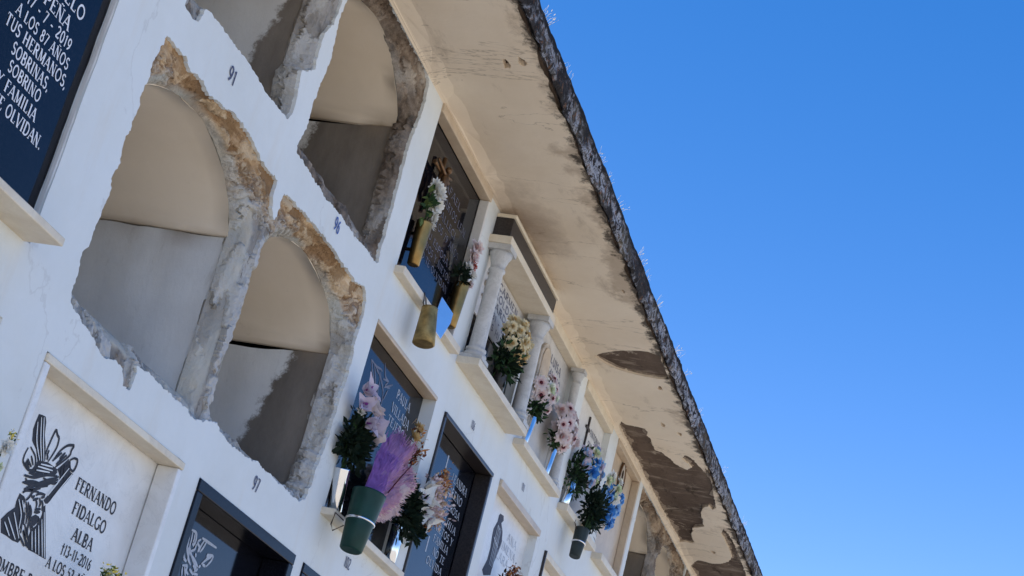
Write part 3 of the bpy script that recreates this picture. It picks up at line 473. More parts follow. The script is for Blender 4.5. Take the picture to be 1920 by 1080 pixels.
# the wall face: one plastered sheet with every opening cut out, edges turned inwards
outer = resample([(X0, GZ), (X1, GZ), (X1, 0.0), (X0, 0.0)], 0.4)
holes = list(rec_loops.values()) + list(BROKEN.values())
V, F = cdt(outer, holes)
bm = BM(); vv = [bm.verts.new((p.x, YF, p.y)) for p in V]
for f in F:
    try: bm.faces.new([vv[i] for i in f])
    except ValueError: pass
kd = KDTree(len(V))
for i, p in enumerate(V): kd.insert((p.x, p.y, 0), i)
kd.balance()
def turn_in(loop, depth, jit, bevel=0.003):
    ids = [kd.find((p[0], p[1], 0))[1] for p in loop]
    cx = sum(p[0] for p in loop) / len(loop); cz = sum(p[1] for p in loop) / len(loop)
    prev = [vv[i] for i in ids]
    for d, k in ((depth * 0.25, 0.3), (depth, 1.0)):
        ring = []
        for p in loop:
            n = noise.noise_vector(Vector((p[0] * 90, p[1] * 90, d * 30)))
            ring.append(bm.verts.new((p[0] + n.x * jit * k, YF + d, p[1] + n.z * jit * k)))
        for i in range(len(loop)):
            j = (i + 1) % len(loop)
            if prev[i] is not prev[j]:
                try: bm.faces.new((prev[i], prev[j], ring[j], ring[i]))
                except ValueError: pass
        prev = ring
for lp in rec_loops.values(): turn_in(lp, 0.11, 0.0)
for lp in BROKEN.values(): turn_in(lp, 0.013, 0.003)
bmesh.ops.recalc_face_normals(bm, faces=bm.faces)
obj('wall', bm, 'plaster', block)
# side, back and inner mass of the block
bm = BM()
box(bm, X0, X0 + 0.12, 0.004, YB, GZ, -0.002); box(bm, X1 - 0.12, X1, 0.004, YB, GZ, -0.002); box(bm, X0 + 0.13, X1 - 0.13, YB - 0.12, YB, GZ, -0.002)
obj('rear_wall', bm, 'plaster', block)

# ---- broken niches: torn masonry round each mouth, a plastered vault behind
HW, RISE, SPR = 0.355, 0.175, 0.19
def arch(cx, ztop, zfloor):
    zs = ztop - SPR; L = [(cx - HW, zfloor), (cx + HW, zfloor)]
    n = 22; Rr = (HW * HW + RISE * RISE) / (2 * RISE)
    for i in range(n + 1):
        a = math.pi * i / n; dx = HW * math.cos(a)
        ze = RISE * math.sin(a) ** 0.9
        zc = math.sqrt(max(Rr * Rr - dx * dx, 0)) - (Rr - RISE)
        L.append((cx + dx, zs + 0.45 * ze + 0.55 * zc))
    return L
def keep_in(loop, hole, cx, cz):
    kdh = KDTree(len(hole))
    for i, p in enumerate(hole): kdh.insert((p[0], p[1], 0), i)
    kdh.balance(); out = []
    for p in loop:
        x, z = p
        for _ in range(40):
            if inside((x, z), hole) and kdh.find((x, z, 0))[2] > 0.006: break
            x += (cx - x) * 0.02; z += (cz - z) * 0.02
        out.append((x, z))
    return out
YV = 0.07
def niche(cx, ztop, zfloor, lab, wallmat, crack=0.012):
    """vault + side walls + floor + far end, mouth at y = YV"""
    A = arch(cx, ztop, zfloor); zs = ztop - SPR; YE = 2.3
    p = thing_part('burial_niche', lab)
    bm = BM(); top = A[2:]; ys = [YV, 0.12, 0.2, 0.35, 0.6, 1.0, 1.6, YE]; rows = []
    for y in ys:
        r = []
        for k, (x, z) in enumerate(top):
            n = noise.noise(Vector((x * 6, y * 5, z * 6))) * 0.004
            r.append(bm.verts.new((cx + (x - cx) * (1 + n), y + (0.010 * noise.noise(Vector((x * 40, z * 40, 3))) if y == YV else 0), z + n)))
        rows.append(r)
    for a, b in zip(rows, rows[1:]):
        for k in range(len(a) - 1): bm.faces.new((a[k], a[k + 1], b[k + 1], b[k])).smooth = True
    # raw edge of the vault shell at the mouth, and its underside at the springing
    for k in range(len(top) - 1):
        o = [bm.verts.new((cx + (top[j][0] - cx) * 1.008, YV + 0.003, zs + (top[j][1] - zs) * 1.012)) for j in (k, k + 1)]
        bm.faces.new((rows[0][k], rows[0][k + 1], o[1], o[0]))
    for k in (0, len(top) - 1):
        s = 1 if k == 0 else -1
        for a, b in zip(rows, rows[1:]):
            q = [bm.verts.new(v.co + Vector((s * 0.014, 0, -0.0005))) for v in (a[k], b[k])]
            bm.faces.new((a[k], b[k], q[1], q[0]))
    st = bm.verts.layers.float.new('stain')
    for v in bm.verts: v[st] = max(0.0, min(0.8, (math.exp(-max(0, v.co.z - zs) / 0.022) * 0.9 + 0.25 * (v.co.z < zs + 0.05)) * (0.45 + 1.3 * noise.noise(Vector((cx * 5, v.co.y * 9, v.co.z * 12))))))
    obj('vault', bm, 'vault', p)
    for s in (-1, 1):
        bm = BM(); rows = []
        for y in [YV + 0.002] + [YV + 0.03 * i for i in range(1, 16)] + [0.8, 1.3, YE]:
            r = []
            for i in range(9):
                z = zfloor + (zs - 0.001 - zfloor) * i / 8
                d = 0.008 + 0.006 * noise.noise(Vector((cx + s, y * 14, z * 7))) + 0.003 * noise.noise(Vector((cx, y * 40, z * 30)))
                if i == 8: z -= crack * max(0.0, noise.noise(Vector((cx * 3, y * 5, s))) + 0.25)
                r.append(bm.verts.new((cx + s * (HW + d), y, z)))
            rows.append(r)
        for a, b in zip(rows, rows[1:]):
            for k in range(8): bm.faces.new((a[k], a[k + 1], b[k + 1], b[k])).smooth = True
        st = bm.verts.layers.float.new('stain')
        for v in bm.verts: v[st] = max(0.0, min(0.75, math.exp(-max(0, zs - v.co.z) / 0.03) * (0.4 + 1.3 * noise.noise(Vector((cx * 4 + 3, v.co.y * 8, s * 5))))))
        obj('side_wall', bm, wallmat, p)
    bm = BM(); box(bm, cx - HW - 0.02, cx + HW + 0.02, YV + 0.003, YE, zfloor - 0.02, zfloor + 0.002)
    obj('floor_slab', bm, 'cement_render', p)
    bm = BM(); box(bm, cx - HW - 0.03, cx + HW + 0.03, YE + 0.001, YE + 0.03, zfloor - 0.02, ztop)
    obj('end_wall', bm, 'cement_render', p)
    return A
def thing_part(name, lab):
    o = bpy.data.objects.new(name, None); o.empty_display_size = 0.05; C.objects.link(o); o.parent = block
    if lab: o['label'] = lab
    return o
def masonry(hole, niches, brick_z, brick_amt, earth_amt, lab, seed, step=0.006):
    """torn edge between the plaster outline and the vault mouths"""
    loops = []
    for cx, ztop, zf in niches:
        zsp = ztop - SPR
        A = []
        for x, z in resample(arch(cx, ztop, zf), 0.006):
            k = 1 + (0.030 * max(0.0, noise.noise(Vector((x * 5, z * 5, seed + 20))) + 0.30) + 0.010 * max(0, noise.noise(Vector((x * 30, z * 30, seed))))) * max(0.0, min(1.0, (z - zsp + 0.03) / 0.05))
            A.append((cx + (x - cx) * k, zsp + (z - zsp) * k if z > zsp else z))
        A = keep_in(A, hole, cx, ztop - 0.33)
        A = [(x + 0.002 * noise.noise(Vector((x * 50, z * 50, seed))), z + 0.002 * noise.noise(Vector((x * 50, z * 50, seed + 9)))) for x, z in A]
        loops.append(A)
    xs = [p[0] for p in hole]; zs = [p[1] for p in hole]
    rnd = random.Random(int(seed * 10)); pts = []
    nx = int((max(xs) - min(xs)) / step); nz = int((max(zs) - min(zs)) / step)
    hk = KDTree(len(hole)); [hk.insert((p[0], p[1], 0), i) for i, p in enumerate(hole)]; hk.balance()
    al = [p for l in loops for p in l]
    ak = KDTree(len(al)); [ak.insert((p[0], p[1], 0), i) for i, p in enumerate(al)]; ak.balance()
    for i in range(nx):
        for j in range(nz):
            q = (min(xs) + (i + rnd.random()) * step, min(zs) + (j + rnd.random()) * step)
            if hk.find((q[0], q[1], 0))[2] < step * 0.45 or ak.find((q[0], q[1], 0))[2] < step * 0.45: continue
            if inside(q, hole) and not any(inside(q, l) for l in loops): pts.append(q)
    V, F = cdt(hole, loops, pts)
    bm = BM(); vs = []
    for p in V:
        dP = hk.find((p.x, p.y, 0))[2]; dA = ak.find((p.x, p.y, 0))[2]
        y = 0.011 + (YV - 0.011) * math.exp(-dA / 0.024) * min(1.0, dP / 0.012)
        vs.append(bm.verts.new((p.x, y, p.y)))
    for f in F:
        try: bm.faces.new([vs[i] for i in f])
        except ValueError: pass
    # the torn edge turns back behind each vault mouth, so no gap opens there
    kv = KDTree(len(V)); [kv.insert((p.x, p.y, 0), i) for i, p in enumerate(V)]; kv.balance()
    for lp, (cx, ztop, zf) in zip(loops, niches):
        zc = (ztop + zf) / 2; ids = [kv.find((p[0], p[1], 0))[1] for p in lp]
        ring = [bm.verts.new((cx + (p[0] - cx) * (1.05 if p[1] > ztop - SPR else 1.03), YV + (0.035 if p[1] > ztop - SPR else 0.009), zc + (p[1] - zc) * 1.05)) for p in lp]
        for i in range(len(lp)):
            j = (i + 1) % len(lp)
            if ids[i] != ids[j]:
                try: bm.faces.new((vs[ids[i]], vs[ids[j]], ring[j], ring[i]))
                except ValueError: pass
    for _ in range(3):
        long = [e for e in bm.edges if e.calc_length() > 0.011]
        if not long: break
        bmesh.ops.subdivide_edges(bm, edges=long, cuts=1)
        bmesh.ops.triangulate(bm, faces=[f for f in bm.faces if len(f.verts) > 4])
    bm.normal_update()
    lb = bm.verts.layers.float.new('brick'); le = bm.verts.layers.float.new('earth'); ll = bm.verts.layers.float.new('lip'); lc = bm.verts.layers.float.new('crack'); relief_tint = bm.verts.layers.float.new('layer')
    mv = []
    for v in bm.verts:
        co = v.co.copy(); dP = hk.find((co.x, co.z, 0))[2]; dA = ak.find((co.x, co.z, 0))[2]
        n1 = noise.fractal(Vector((co.x * 30, co.y * 24, co.z * 7 + seed)), 1.0, 2.0, 4)
        n2 = noise.fractal(Vector((co.x * 7 + 7, co.y * 30, co.z * 30 + seed)), 1.0, 2.0, 4)
        top = max(0.0, min(1.0, (co.z - brick_z) / 0.10 + 0.5 * noise.noise(Vector((co.x * 16, co.z * 16, seed)))))
        a = n1 * (1 - top) + n2 * top
        fq = Vector((co.x * 26, co.y * 24, co.z * 9 + seed)).lerp(Vector((co.x * 10, co.y * 26, co.z * 28 + seed)), top)
        fq = fq + Vector((n1, n2, n1)) * 0.25
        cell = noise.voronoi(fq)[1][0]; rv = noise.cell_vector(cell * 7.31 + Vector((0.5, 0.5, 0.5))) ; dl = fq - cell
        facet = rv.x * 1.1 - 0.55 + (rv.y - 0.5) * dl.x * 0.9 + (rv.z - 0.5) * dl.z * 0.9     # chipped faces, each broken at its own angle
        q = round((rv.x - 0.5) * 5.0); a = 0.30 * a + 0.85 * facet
        f = noise.fractal(Vector((co.x * 70, co.y * 60, co.z * 45 + seed)), 1.0, 2.0, 3)
        fil = max(0.0, min(1.0, (0.012 + 0.034 * (1 - top) - dA) / 0.008)) * max(0.0, min(1.0, 0.6 + 1.2 * noise.noise(Vector((co.x * 7, co.z * 7, seed + 40)))))  # smooth mortar fillet next to the vault
        k = min(1.0, dP / 0.006) * min(1.0, (dA + 0.3 * (YV - co.y)) / 0.010) * (1 - 0.8 * fil)
        mv.append((v, (a * (0.020 - 0.008 * top) + f * 0.005) * k))
        v[lb] = top * brick_amt * (1 - 0.75 * fil)
        v[le] = earth_amt * max(0.0, min(1.0, 0.75 + 0.9 * noise.noise(Vector((co.x * 9, co.z * 9, seed + 3)))))
        v[ll] = fil * 0.9 * max(0.0, 1 - 1.15 * earth_amt)
        v[lc] = 1.0 if co.y > YV + 0.012 else 0.0; v[relief_tint] = min(1.0, max(0.0, 0.5 + q / 6.0))  # layer value follows chip depth, so recesses take the painted shade
    for v, d in mv:
        nrm = v.normal if v.normal.length else Vector((0, -1, 0))
        s = -1 if nrm.y > 0 else 1
        v.co += nrm * d * s + Vector((0, -abs(d) * 0.3, 0))
        if v.co.y < 0.0045: v.co.y = 0.0045
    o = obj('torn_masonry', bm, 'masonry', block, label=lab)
    return o
T_TOP, S_TOP = -0.006, -0.816
niche(-1.275, S_TOP, -1.455, 'empty vaulted niche, lower left of the four broken open nearby', 'cement_render')
niche(-0.425, S_TOP, -1.455, 'empty vaulted niche with a brown streak down its side wall', 'cement_render_worn', 0.022)
niche(-1.275, T_TOP, -0.625, 'empty niche under the eave, cut by the top of the picture', 'cement_render_old')
niche(-0.425, T_TOP - 0.012, -0.622, 'empty niche under the eave with a damp brown side wall', 'cement_render_damp')
for k in range(5): niche(4.68 + PITCH * k + (0.06 if k > 2 else 0), T_TOP - 0.016, -0.625, None, 'cement_render_damp')
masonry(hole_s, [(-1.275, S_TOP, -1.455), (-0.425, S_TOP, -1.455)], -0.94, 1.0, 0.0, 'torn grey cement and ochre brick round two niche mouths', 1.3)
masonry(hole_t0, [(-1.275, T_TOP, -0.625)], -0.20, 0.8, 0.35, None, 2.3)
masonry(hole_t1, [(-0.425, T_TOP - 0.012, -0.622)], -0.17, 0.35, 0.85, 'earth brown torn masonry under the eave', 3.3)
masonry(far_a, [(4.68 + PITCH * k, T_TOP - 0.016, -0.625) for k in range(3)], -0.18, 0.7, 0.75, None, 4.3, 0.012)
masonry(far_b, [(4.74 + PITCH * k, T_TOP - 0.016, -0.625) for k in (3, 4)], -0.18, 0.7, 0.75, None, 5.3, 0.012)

# painted niche numbers
for s, x, z, h, w, m in [('91', -1.283, -0.742, 0.040, 0.042, 'dark_stencil'), ('96', -0.43, -0.750, 0.040, 0.044, 'blue_paint'), ('97', -0.448, -1.560, 0.040, 0.040, 'dark_stencil'), ('102', 0.375, -1.556, 0.034, 0.052, 'dark_stencil'),
                         ('106', 1.235, -0.778, 0.030, 0.046, 'dark_stencil'), ('111', 2.07, -0.757, 0.030, 0.044, 'dark_stencil')]:
    bm = BM(); text(bm, s, x - w / 2, x + w / 2, z, h, -0.0015, 1.25, False)
    obj('niche_number', bm, m, block)

# ---- eave slab, its soffit plaster and the weathered edge
YE_ = -0.425
bm = BM(); nx = 1800; rows = []
prof = [(-0.405, 0.013), (-0.418, 0.002), (-0.425, 0.016), (-0.426, 0.05), (-0.427, 0.085), (-0.420, 0.102)]
for i in range(nx + 1):
    x = X0 + (X1 - X0) * i / nx; r = []
    for k, (y, z) in enumerate(prof):
        v = noise.fractal(Vector((x * 7, z * 22, 1.7)), 1.0, 2.2, 5); w = noise.fractal(Vector((x * 18, z * 30, 8.1)), 1.0, 2.2, 4)
        edge = (0.55 if k < 5 else 0.35)
        r.append(bm.verts.new((x, y + v * 0.016 * edge, z + (w * 0.009 - 0.016 * max(0, v) if k in (1, 2) else w * 0.004 * (k == 5)))))
    rows.append(r)
for a, b in zip(rows, rows[1:]):
    for k in range(len(prof) - 1): bm.faces.new((a[k], b[k], b[k + 1], a[k + 1]))
edge_bm = bm
bm = BM(); box(bm, X0, X1, -0.40, YB + 0.1, 0.013, 0.098)
eave = obj('eave', bm, 'bare', block, label='long concrete eave with peeling beige plaster underneath')
obj('eave_edge', edge_bm, 'fascia', eave)
def clipy(loop): return [(x, min(-0.010, max(-0.398, y))) for x, y in loop]
ph = [clipy(rough_loop(LEAF, 0.008, 0.0012, 40, 1)), clipy(rough_loop(PATCH, 0.010, 0.007, 45, 2)), clipy(rough_loop(PATCH2, 0.010, 0.007, 45, 3))]
# small flakes fallen off near the torn edges
for k in range(12):
    rr = random.Random(100 + k)
    cx, cy = [(3.55, -0.26), (4.1, -0.35), (1.9, -0.37), (2.9, -0.33), (-0.6, -0.33), (5.2, -0.2)][k % 6]
    cx += rr.uniform(-0.45, 0.45); cy = max(-0.37, min(-0.05, cy + rr.uniform(-0.06, 0.06)))
    r0 = rr.uniform(0.006, 0.020)
    lp = [(cx + r0 * rr.uniform(0.6, 1.5) * 1.7 * math.cos(a), cy + r0 * rr.uniform(0.5, 1.2) * math.sin(a)) for a in [2 * math.pi * i / 9 for i in range(9)]]
    if any(inside(p, l) for p in lp for l in ph): continue
    if any(math.hypot(p[0] - q[0], p[1] - q[1]) < 0.02 for p in lp for l in ph for q in l): continue
    ph.append(clipy(lp))
edge = [(X0 + (X1 - X0) * i / 700, -0.408 + 0.016 * noise.fractal(Vector((i * 0.21, 2.2, 0)), 1.0, 2.1, 4)) for i in range(701)]
edge = [(x, max(-0.4195, y)) if abs(y + 0.398) > 0.003 else (x, -0.4015) for x, y in edge]
edge = [(x, min(y, -0.4005)) for x, y in edge]
outer = edge + [(X1, 0.0), (X0, 0.0)]
grid = []
for i in range(290):
    for j in range(9):
        q = (X0 + 0.03 + i * 0.05 + random.uniform(-.012, .012), -0.385 + j * 0.047 + random.uniform(-.01, .01))
        if q[1] < -0.01 and not any(abs(q[0] - l[0][0]) < 3 and inside(q, l) for l in ph): grid.append(q)
V, F = cdt(outer, ph, grid)
bm = BM()
def sz(x, y): return 0.0045 * noise.noise(Vector((x * 1.7, y * 3.1, 0.5))) + 0.002 * noise.noise(Vector((x * 6, y * 8, 4))) - 0.004 - 0.02 * max(0.0, (y + 0.05) / 0.05) ** 2 * (1 if y > -0.05 else 0)
vs = [bm.verts.new((p.x, p.y, sz(p.x, p.y))) for p in V]
for f in F:
    try: bm.faces.new([vs[i] for i in f])
    except ValueError: pass
kd = KDTree(len(V)); [kd.insert((p.x, p.y, 0), i) for i, p in enumerate(V)]; kd.balance()
for lp in ph:
    ids = [kd.find((p[0], p[1], 0))[1] for p in lp]
    ring = [bm.verts.new((p[0] + 0.003 * noise.noise(Vector((p[0] * 80, p[1] * 80, 0))), p[1], 0.0135)) for p in lp]
    for i in range(len(lp)):
        j = (i + 1) % len(lp)
        if ids[i] != ids[j]:
            try: bm.faces.new((vs[ids[i]], vs[ids[j]], ring[j], ring[i]))
            except ValueError: pass
obj('soffit_plaster', bm, 'soffit', eave)
bm = BM()
for k, lp in enumerate(ph[:3]):
    ar = sum(lp[i][0] * lp[(i + 1) % len(lp)][1] - lp[(i + 1) % len(lp)][0] * lp[i][1] for i in range(len(lp))); sg = 1 if ar > 0 else -1
    o_, i_ = [], []
    for i, p in enumerate(lp):
        q0, q1 = lp[i - 4], lp[(i + 4) % len(lp)]; tx, ty = q1[0] - q0[0], q1[1] - q0[1]; l = math.hypot(tx, ty) or 1
        w = max(0.001, 0.009 + 0.030 * noise.fractal(Vector((p[0] * 9, p[1] * 9, k * 4.0)), 1.0, 2.0, 4)) * (0.35 if k == 0 else 1)
        o_.append(bm.verts.new((p[0], p[1], 0.006))); i_.append(bm.verts.new((p[0] - ty / l * w * sg, min(-0.004, max(-0.402, p[1] + tx / l * w * sg)), 0.0105 + 0.0015 * noise.noise(Vector((p[0] * 60, p[1] * 60, 1))))))
    for i in range(len(lp)):
        j = (i + 1) % len(lp)
        bm.faces.new((o_[i], o_[j], i_[j], i_[i]))
        m = [bm.verts.new((v.co.x, v.co.y, 0.0135)) for v in (i_[i], i_[j])]
        bm.faces.new((i_[i], i_[j], m[1], m[0]))
obj('scratch_coat', bm, 'scratch_coat', eave)

# ------------------------------------------------------------------ gravestones
GSG = 'gravestones set into the niche wall'
def stone_thing(key, label, name='gravestone'):
    x0, x1, z0, z1 = REC[key]
    return thing(name, label, 'gravestone', ((x0 + x1) / 2, 0.0, z0), GSG)
def plaque(t, x0, x1, z0, z1, y, mat, th=0.02, name='plaque'):
    bm = BM(); box(bm, x0, x1, y, y + th, z0, z1); return obj(name, bm, mat, t, bevel=0.002)
def bars(t, name, mat, boxes, bevel=0.003):
    bm = BM()
    for b in boxes: box(bm, *b)
    return obj(name, bm, mat, t, bevel=bevel)
def writing(t, lines, y, mat, weight=1.0, serif=True, slant=0.0, name='lettering'):
    for s, x0, x1, z, h in lines:
        bm = BM(); text(bm, s, x0, x1, z, h, y, weight, serif, slant); obj(name, bm, mat, t)
def strokes(t, name, mat, lines, w, y, polys=()):
    bm = BM()
    for k, p in enumerate(polys):
        loop = [tuple(q) for q in p]; V, F = cdt(loop, [])
        vs = [bm.verts.new((v.x, y - 0.0004 - 0.00004 * k, v.y)) for v in V]
        for f in F:
            try: bm.faces.new([vs[i] for i in f])
            except ValueError: pass
    for k, p in enumerate(lines):
        q = []
        for a, b in zip(p, p[1:]):
            for i in range(4): q.append((a[0] + (b[0] - a[0]) * i / 4, a[1] + (b[1] - a[1]) * i / 4))
        q.append(p[-1])
        for _ in range(2): q = [q[0]] + [((q[i - 1][0] + 2 * q[i][0] + q[i + 1][0]) / 4, (q[i - 1][1] + 2 * q[i][1] + q[i + 1][1]) / 4) for i in range(1, len(q) - 1)] + [q[-1]]
        n = len(q) - 1
        ribbon(bm, q, [w * (0.45 + 0.75 * math.sin(math.pi * (0.12 + 0.76 * i / n))) for i in range(n + 1)], y - 0.0009 - 0.00003 * (k % 30))
    return obj(name, bm, mat, t)

# S0: black granite with carved text
t = stone_thing('S0', 'black granite gravestone with white carved text at the upper left edge')
plaque(t, -2.53, -1.846, -1.475, -0.80, 0.02, 'granite')
writing(t, [('MANUEL CASTILLO', -2.36, -1.926, -0.968, 0.031), ('PE\u00d1A', -2.075, -1.962, -1.013, 0.031), ('\u2020 17 - 7 - 2019', -2.155, -1.932, -1.046, 0.026), ('A LOS 87 A\u00d1OS', -2.148, -1.917, -1.083, 0.026), ('TUS HERMANOS,', -2.168, -1.900, -1.120, 0.027),
           ('SOBRINAS,', -2.116, -1.955, -1.157, 0.027), ('SOBRINO', -2.106, -1.970, -1.193, 0.026), ('Y FAMILIA', -2.128, -1.960, -1.233, 0.027), ('NO TE OLVIDAN.', -2.175, -1.910, -1.272, 0.028)], 0.02, 'white_paint', 1.15)
bars(t, 'sill', 'cream_marble', [(-2.56, -1.872, -0.092, 0.019, -1.466, -1.447)])
bars(t, 'side_strip', 'white_marble', [(-1.853, -1.8455, 0.0035, 0.018, -1.446, -0.806)])

t = stone_thing('R0', 'pale marble gravestone mostly cut off by the lower left edge')
plaque(t, -2.53, -1.845, -2.3, -1.62, 0.05, 'white_marble')

# R1: white marble with an engraved bearded figure
t = stone_thing('R1', 'white marble gravestone with a black engraved bearded figure and black lettering')
plaque(t, -1.66, -0.885, -2.30, -1.615, 0.06, 'white_marble')
bars(t, 'frame', 'cream_marble', [(-1.653, -0.895, -0.007, 0.059, -1.647, -1.6275)])
bars(t, 'frame_side', 'white_marble', [(-1.653, -1.629, -0.005, 0.058, -2.29, -1.6475)])
bars(t, 'frame_side', 'white_marble', [(-0.917, -0.895, -0.003, 0.058, -2.29, -1.6475)])
eng = strokes(t, 'engraving', 'black_paint', R1_LINE + R1_HATCH, 0.0058, 0.06, R1_POLY)
strokes(eng, 'engraved_highlight', 'white_marble', R1_GAP, 0.0030, 0.0585)
writing(t, [('FERNANDO', -1.258, -1.046, -1.823, 0.030), ('FIDALGO', -1.238, -1.064, -1.876, 0.030), ('ALBA', -1.202, -1.096, -1.929, 0.030), ('\u202013-11-2016', -1.228, -1.074, -1.971, 0.026), ('A LOS 53 A\u00d1OS', -1.272, -1.040, -2.014, 0.026), ('HOMBRE BUENO', -1.505, -1.20, -2.072, 0.027)], 0.06, 'black_paint', 1.3)

# R2: black granite, deep frame, white engraved cross bundle
t = stone_thing('R2', 'black granite gravestone with a deep frame and white engraved figure')
plaque(t, -0.79, -0.04, -2.30, -1.62, 0.08, 'granite')
bars(t, 'frame', 'granite_frame', [(-0.786, -0.046, -0.006, 0.079, -1.664, -1.631), (-0.786, -0.748, -0.006, 0.079, -2.29, -1.6645), (-0.084, -0.046, -0.006, 0.079, -2.29, -1.6645)])
strokes(t, 'engraving', 'faded_paint', R2_LINE, 0.0070, 0.08)

t = stone_thing('R3', 'black granite gravestone, only its top corner showing below the green pot')
plaque(t, 0.02, 0.78, -2.30, -1.62, 0.07, 'granite')
bars(t, 'frame', 'granite_frame', [(0.03, 0.77, -0.006, 0.069, -1.662, -1.633), (0.03, 0.066, -0.006, 0.069, -2.29, -1.6625)])

# S3: black granite under a cream lintel
t = stone_thing('S3', 'black granite gravestone behind the lilac lilies, under a brown lintel')
plaque(t, 0.06, 0.79, -1.475, -0.81, 0.05, 'granite')
bars(t, 'lintel', 'tan_marble', [(0.069, 0.781, -0.004, 0.049, -0.834, -0.8195)])
bars(t, 'sill', 'cream_marble', [(0.050, 0.800, -0.045, 0.049, -1.472, -1.449)])
strokes(t, 'engraving', 'grey_inlay', S3_LINE, 0.006, 0.05)
writing(t, [('PAULA', 0.526, 0.680, -0.925, 0.032), ('VILLADA', 0.510, 0.712, -0.978, 0.032), ('TEJERO', 0.506, 0.690, -1.022, 0.031)], 0.05, 'faded_paint', 1.0)

# S4: black granite with a dark frame and pale text
t = stone_thing('S4', 'black granite gravestone in a plain dark frame with rows of pale text')
plaque(t, 0.885, 1.62, -1.475, -0.82, 0.06, 'granite')
bars(t, 'frame', 'granite_dark', [(0.896, 1.611, -0.010, 0.059, -0.848, -0.831), (0.896, 0.916, -0.008, 0.059, -1.466, -0.8485), (1.588, 1.611, -0.008, 0.059, -1.466, -0.8485)])
writing(t, [('LEANDRA', 1.33, 1.545, -0.962, 0.032), ('MORENO', 1.27, 1.52, -1.012, 0.032), ('ROSA', 1.40, 1.53, -1.062, 0.028), ('TU HIJA', 1.30, 1.53, -1.122, 0.028), ('NIETOS Y', 1.28, 1.53, -1.166, 0.028), ('FAMILIA', 1.30, 1.50, -1.208, 0.028), ('NO TE', 1.33, 1.49, -1.252, 0.028), ('OLVIDA', 1.28, 1.49, -1.296, 0.028)], 0.06, 'faded_paint', 0.9, True, 0.06)
bm = BM(); ribbon(bm, [(1.232, -0.955), (1.232, -0.895)], 0.012, 0.0595); ribbon(bm, [(1.252, -1.265), (1.252, -1.205)], 0.012, 0.0595)
obj('letter_mark', bm, 'faded_paint', t)

# S5 / S6 / S7: pale marble stones further along
t = stone_thing('S5', 'white marble gravestone with a dark standing saint and grey lettering')
plaque(t, 1.725, 2.475, -1.475, -0.80, 0.04, 'white_marble')
bars(t, 'lintel', 'tan_marble', [(1.736, 2.464, -0.012, 0.039, -0.842, -0.8135)])
fig = strokes(t, 'engraving', 'ink_inlay', [], 0.005, 0.04, [S5_FIG])
xs_ = [p[0] for p in S5_FIG]; zs_ = [p[1] for p in S5_FIG]; xm, zt_, zb_ = sum(xs_) / len(xs_), max(zs_), min(zs_)
strokes(fig, 'engraved_highlight', 'faded_paint', [[(xm + dx * 0.5 + 0.02 * s, zt_ - (zt_ - zb_) * s) for s in (0.2 + 0.1 * k for k in range(7))] for dx in (-0.05, -0.01, 0.03, 0.06)] + [[(xm - 0.02, zt_ - 0.055), (xm + 0.015, zt_ - 0.065)], [(xm - 0.04, zt_ - 0.11), (xm + 0.05, zt_ - 0.13)]], 0.006, 0.0385)
writing(t, [('ANA', 2.16, 2.32, -0.955, 0.034), ('JIMENA', 2.08, 2.34, -1.005, 0.034), ('LARA', 2.06, 2.26, -1.055, 0.034)], 0.04, 'faded_paint', 0.8)
t = stone_thing('S6', 'pale gravestone with a thin dark edge, lowest in view past the dried flowers')
plaque(t, 2.62, 3.32, -1.475, -0.845, 0.045, 'white_marble')
bars(t, 'frame', 'cream_marble', [(2.6445, 3.309, -0.010, 0.044, -0.884, -0.856)])
bars(t, 'frame_edge', 'granite_dark', [(2.633, 2.644, -0.012, 0.044, -1.466, -0.856)], 0.001)
t = stone_thing('S7', 'grey gravestone past the others, cut by the bottom of the picture')
plaque(t, 3.46, 4.17, -1.475, -0.82, 0.04, 'grey_marble')
bars(t, 'lintel', 'cream_marble', [(3.471, 4.159, -0.008, 0.039, -0.862, -0.836)])

# T2: black granite in a beige surround right under the eave
t = stone_thing('T2', 'black granite gravestone under the eave holding two brass vases')
plaque(t, 0.085, 0.785, -0.645, -0.012, 0.035, 'granite')
bars(t, 'lintel', 'tan_marble', [(0.093, 0.777, -0.008, 0.034, -0.052, -0.0195)])
bars(t, 'side_strip', 'white_marble', [(0.762, 0.777, -0.004, 0.034, -0.62, -0.0525)])
bars(t, 'sill', 'cream_marble', [(0.080, 0.790, -0.035, 0.034, -0.650, -0.6225)])
writing(t, [('RAFAEL', 0.36, 0.60, -0.185, 0.028), ('MARTOS LEAL', 0.40, 0.72, -0.235, 0.028), ('FALLECI', 0.40, 0.62, -0.285, 0.026), ('A LOS 79 A\u00d1OS', 0.36, 0.70, -0.33, 0.026), ('TU ESPOSA', 0.34, 0.62, -0.39, 0.024), ('HIJOS Y NIETOS', 0.34, 0.68, -0.43, 0.024), ('NO TE OLVIDAN', 0.32, 0.68, -0.47, 0.024)], 0.035, 'grey_inlay', 0.8)
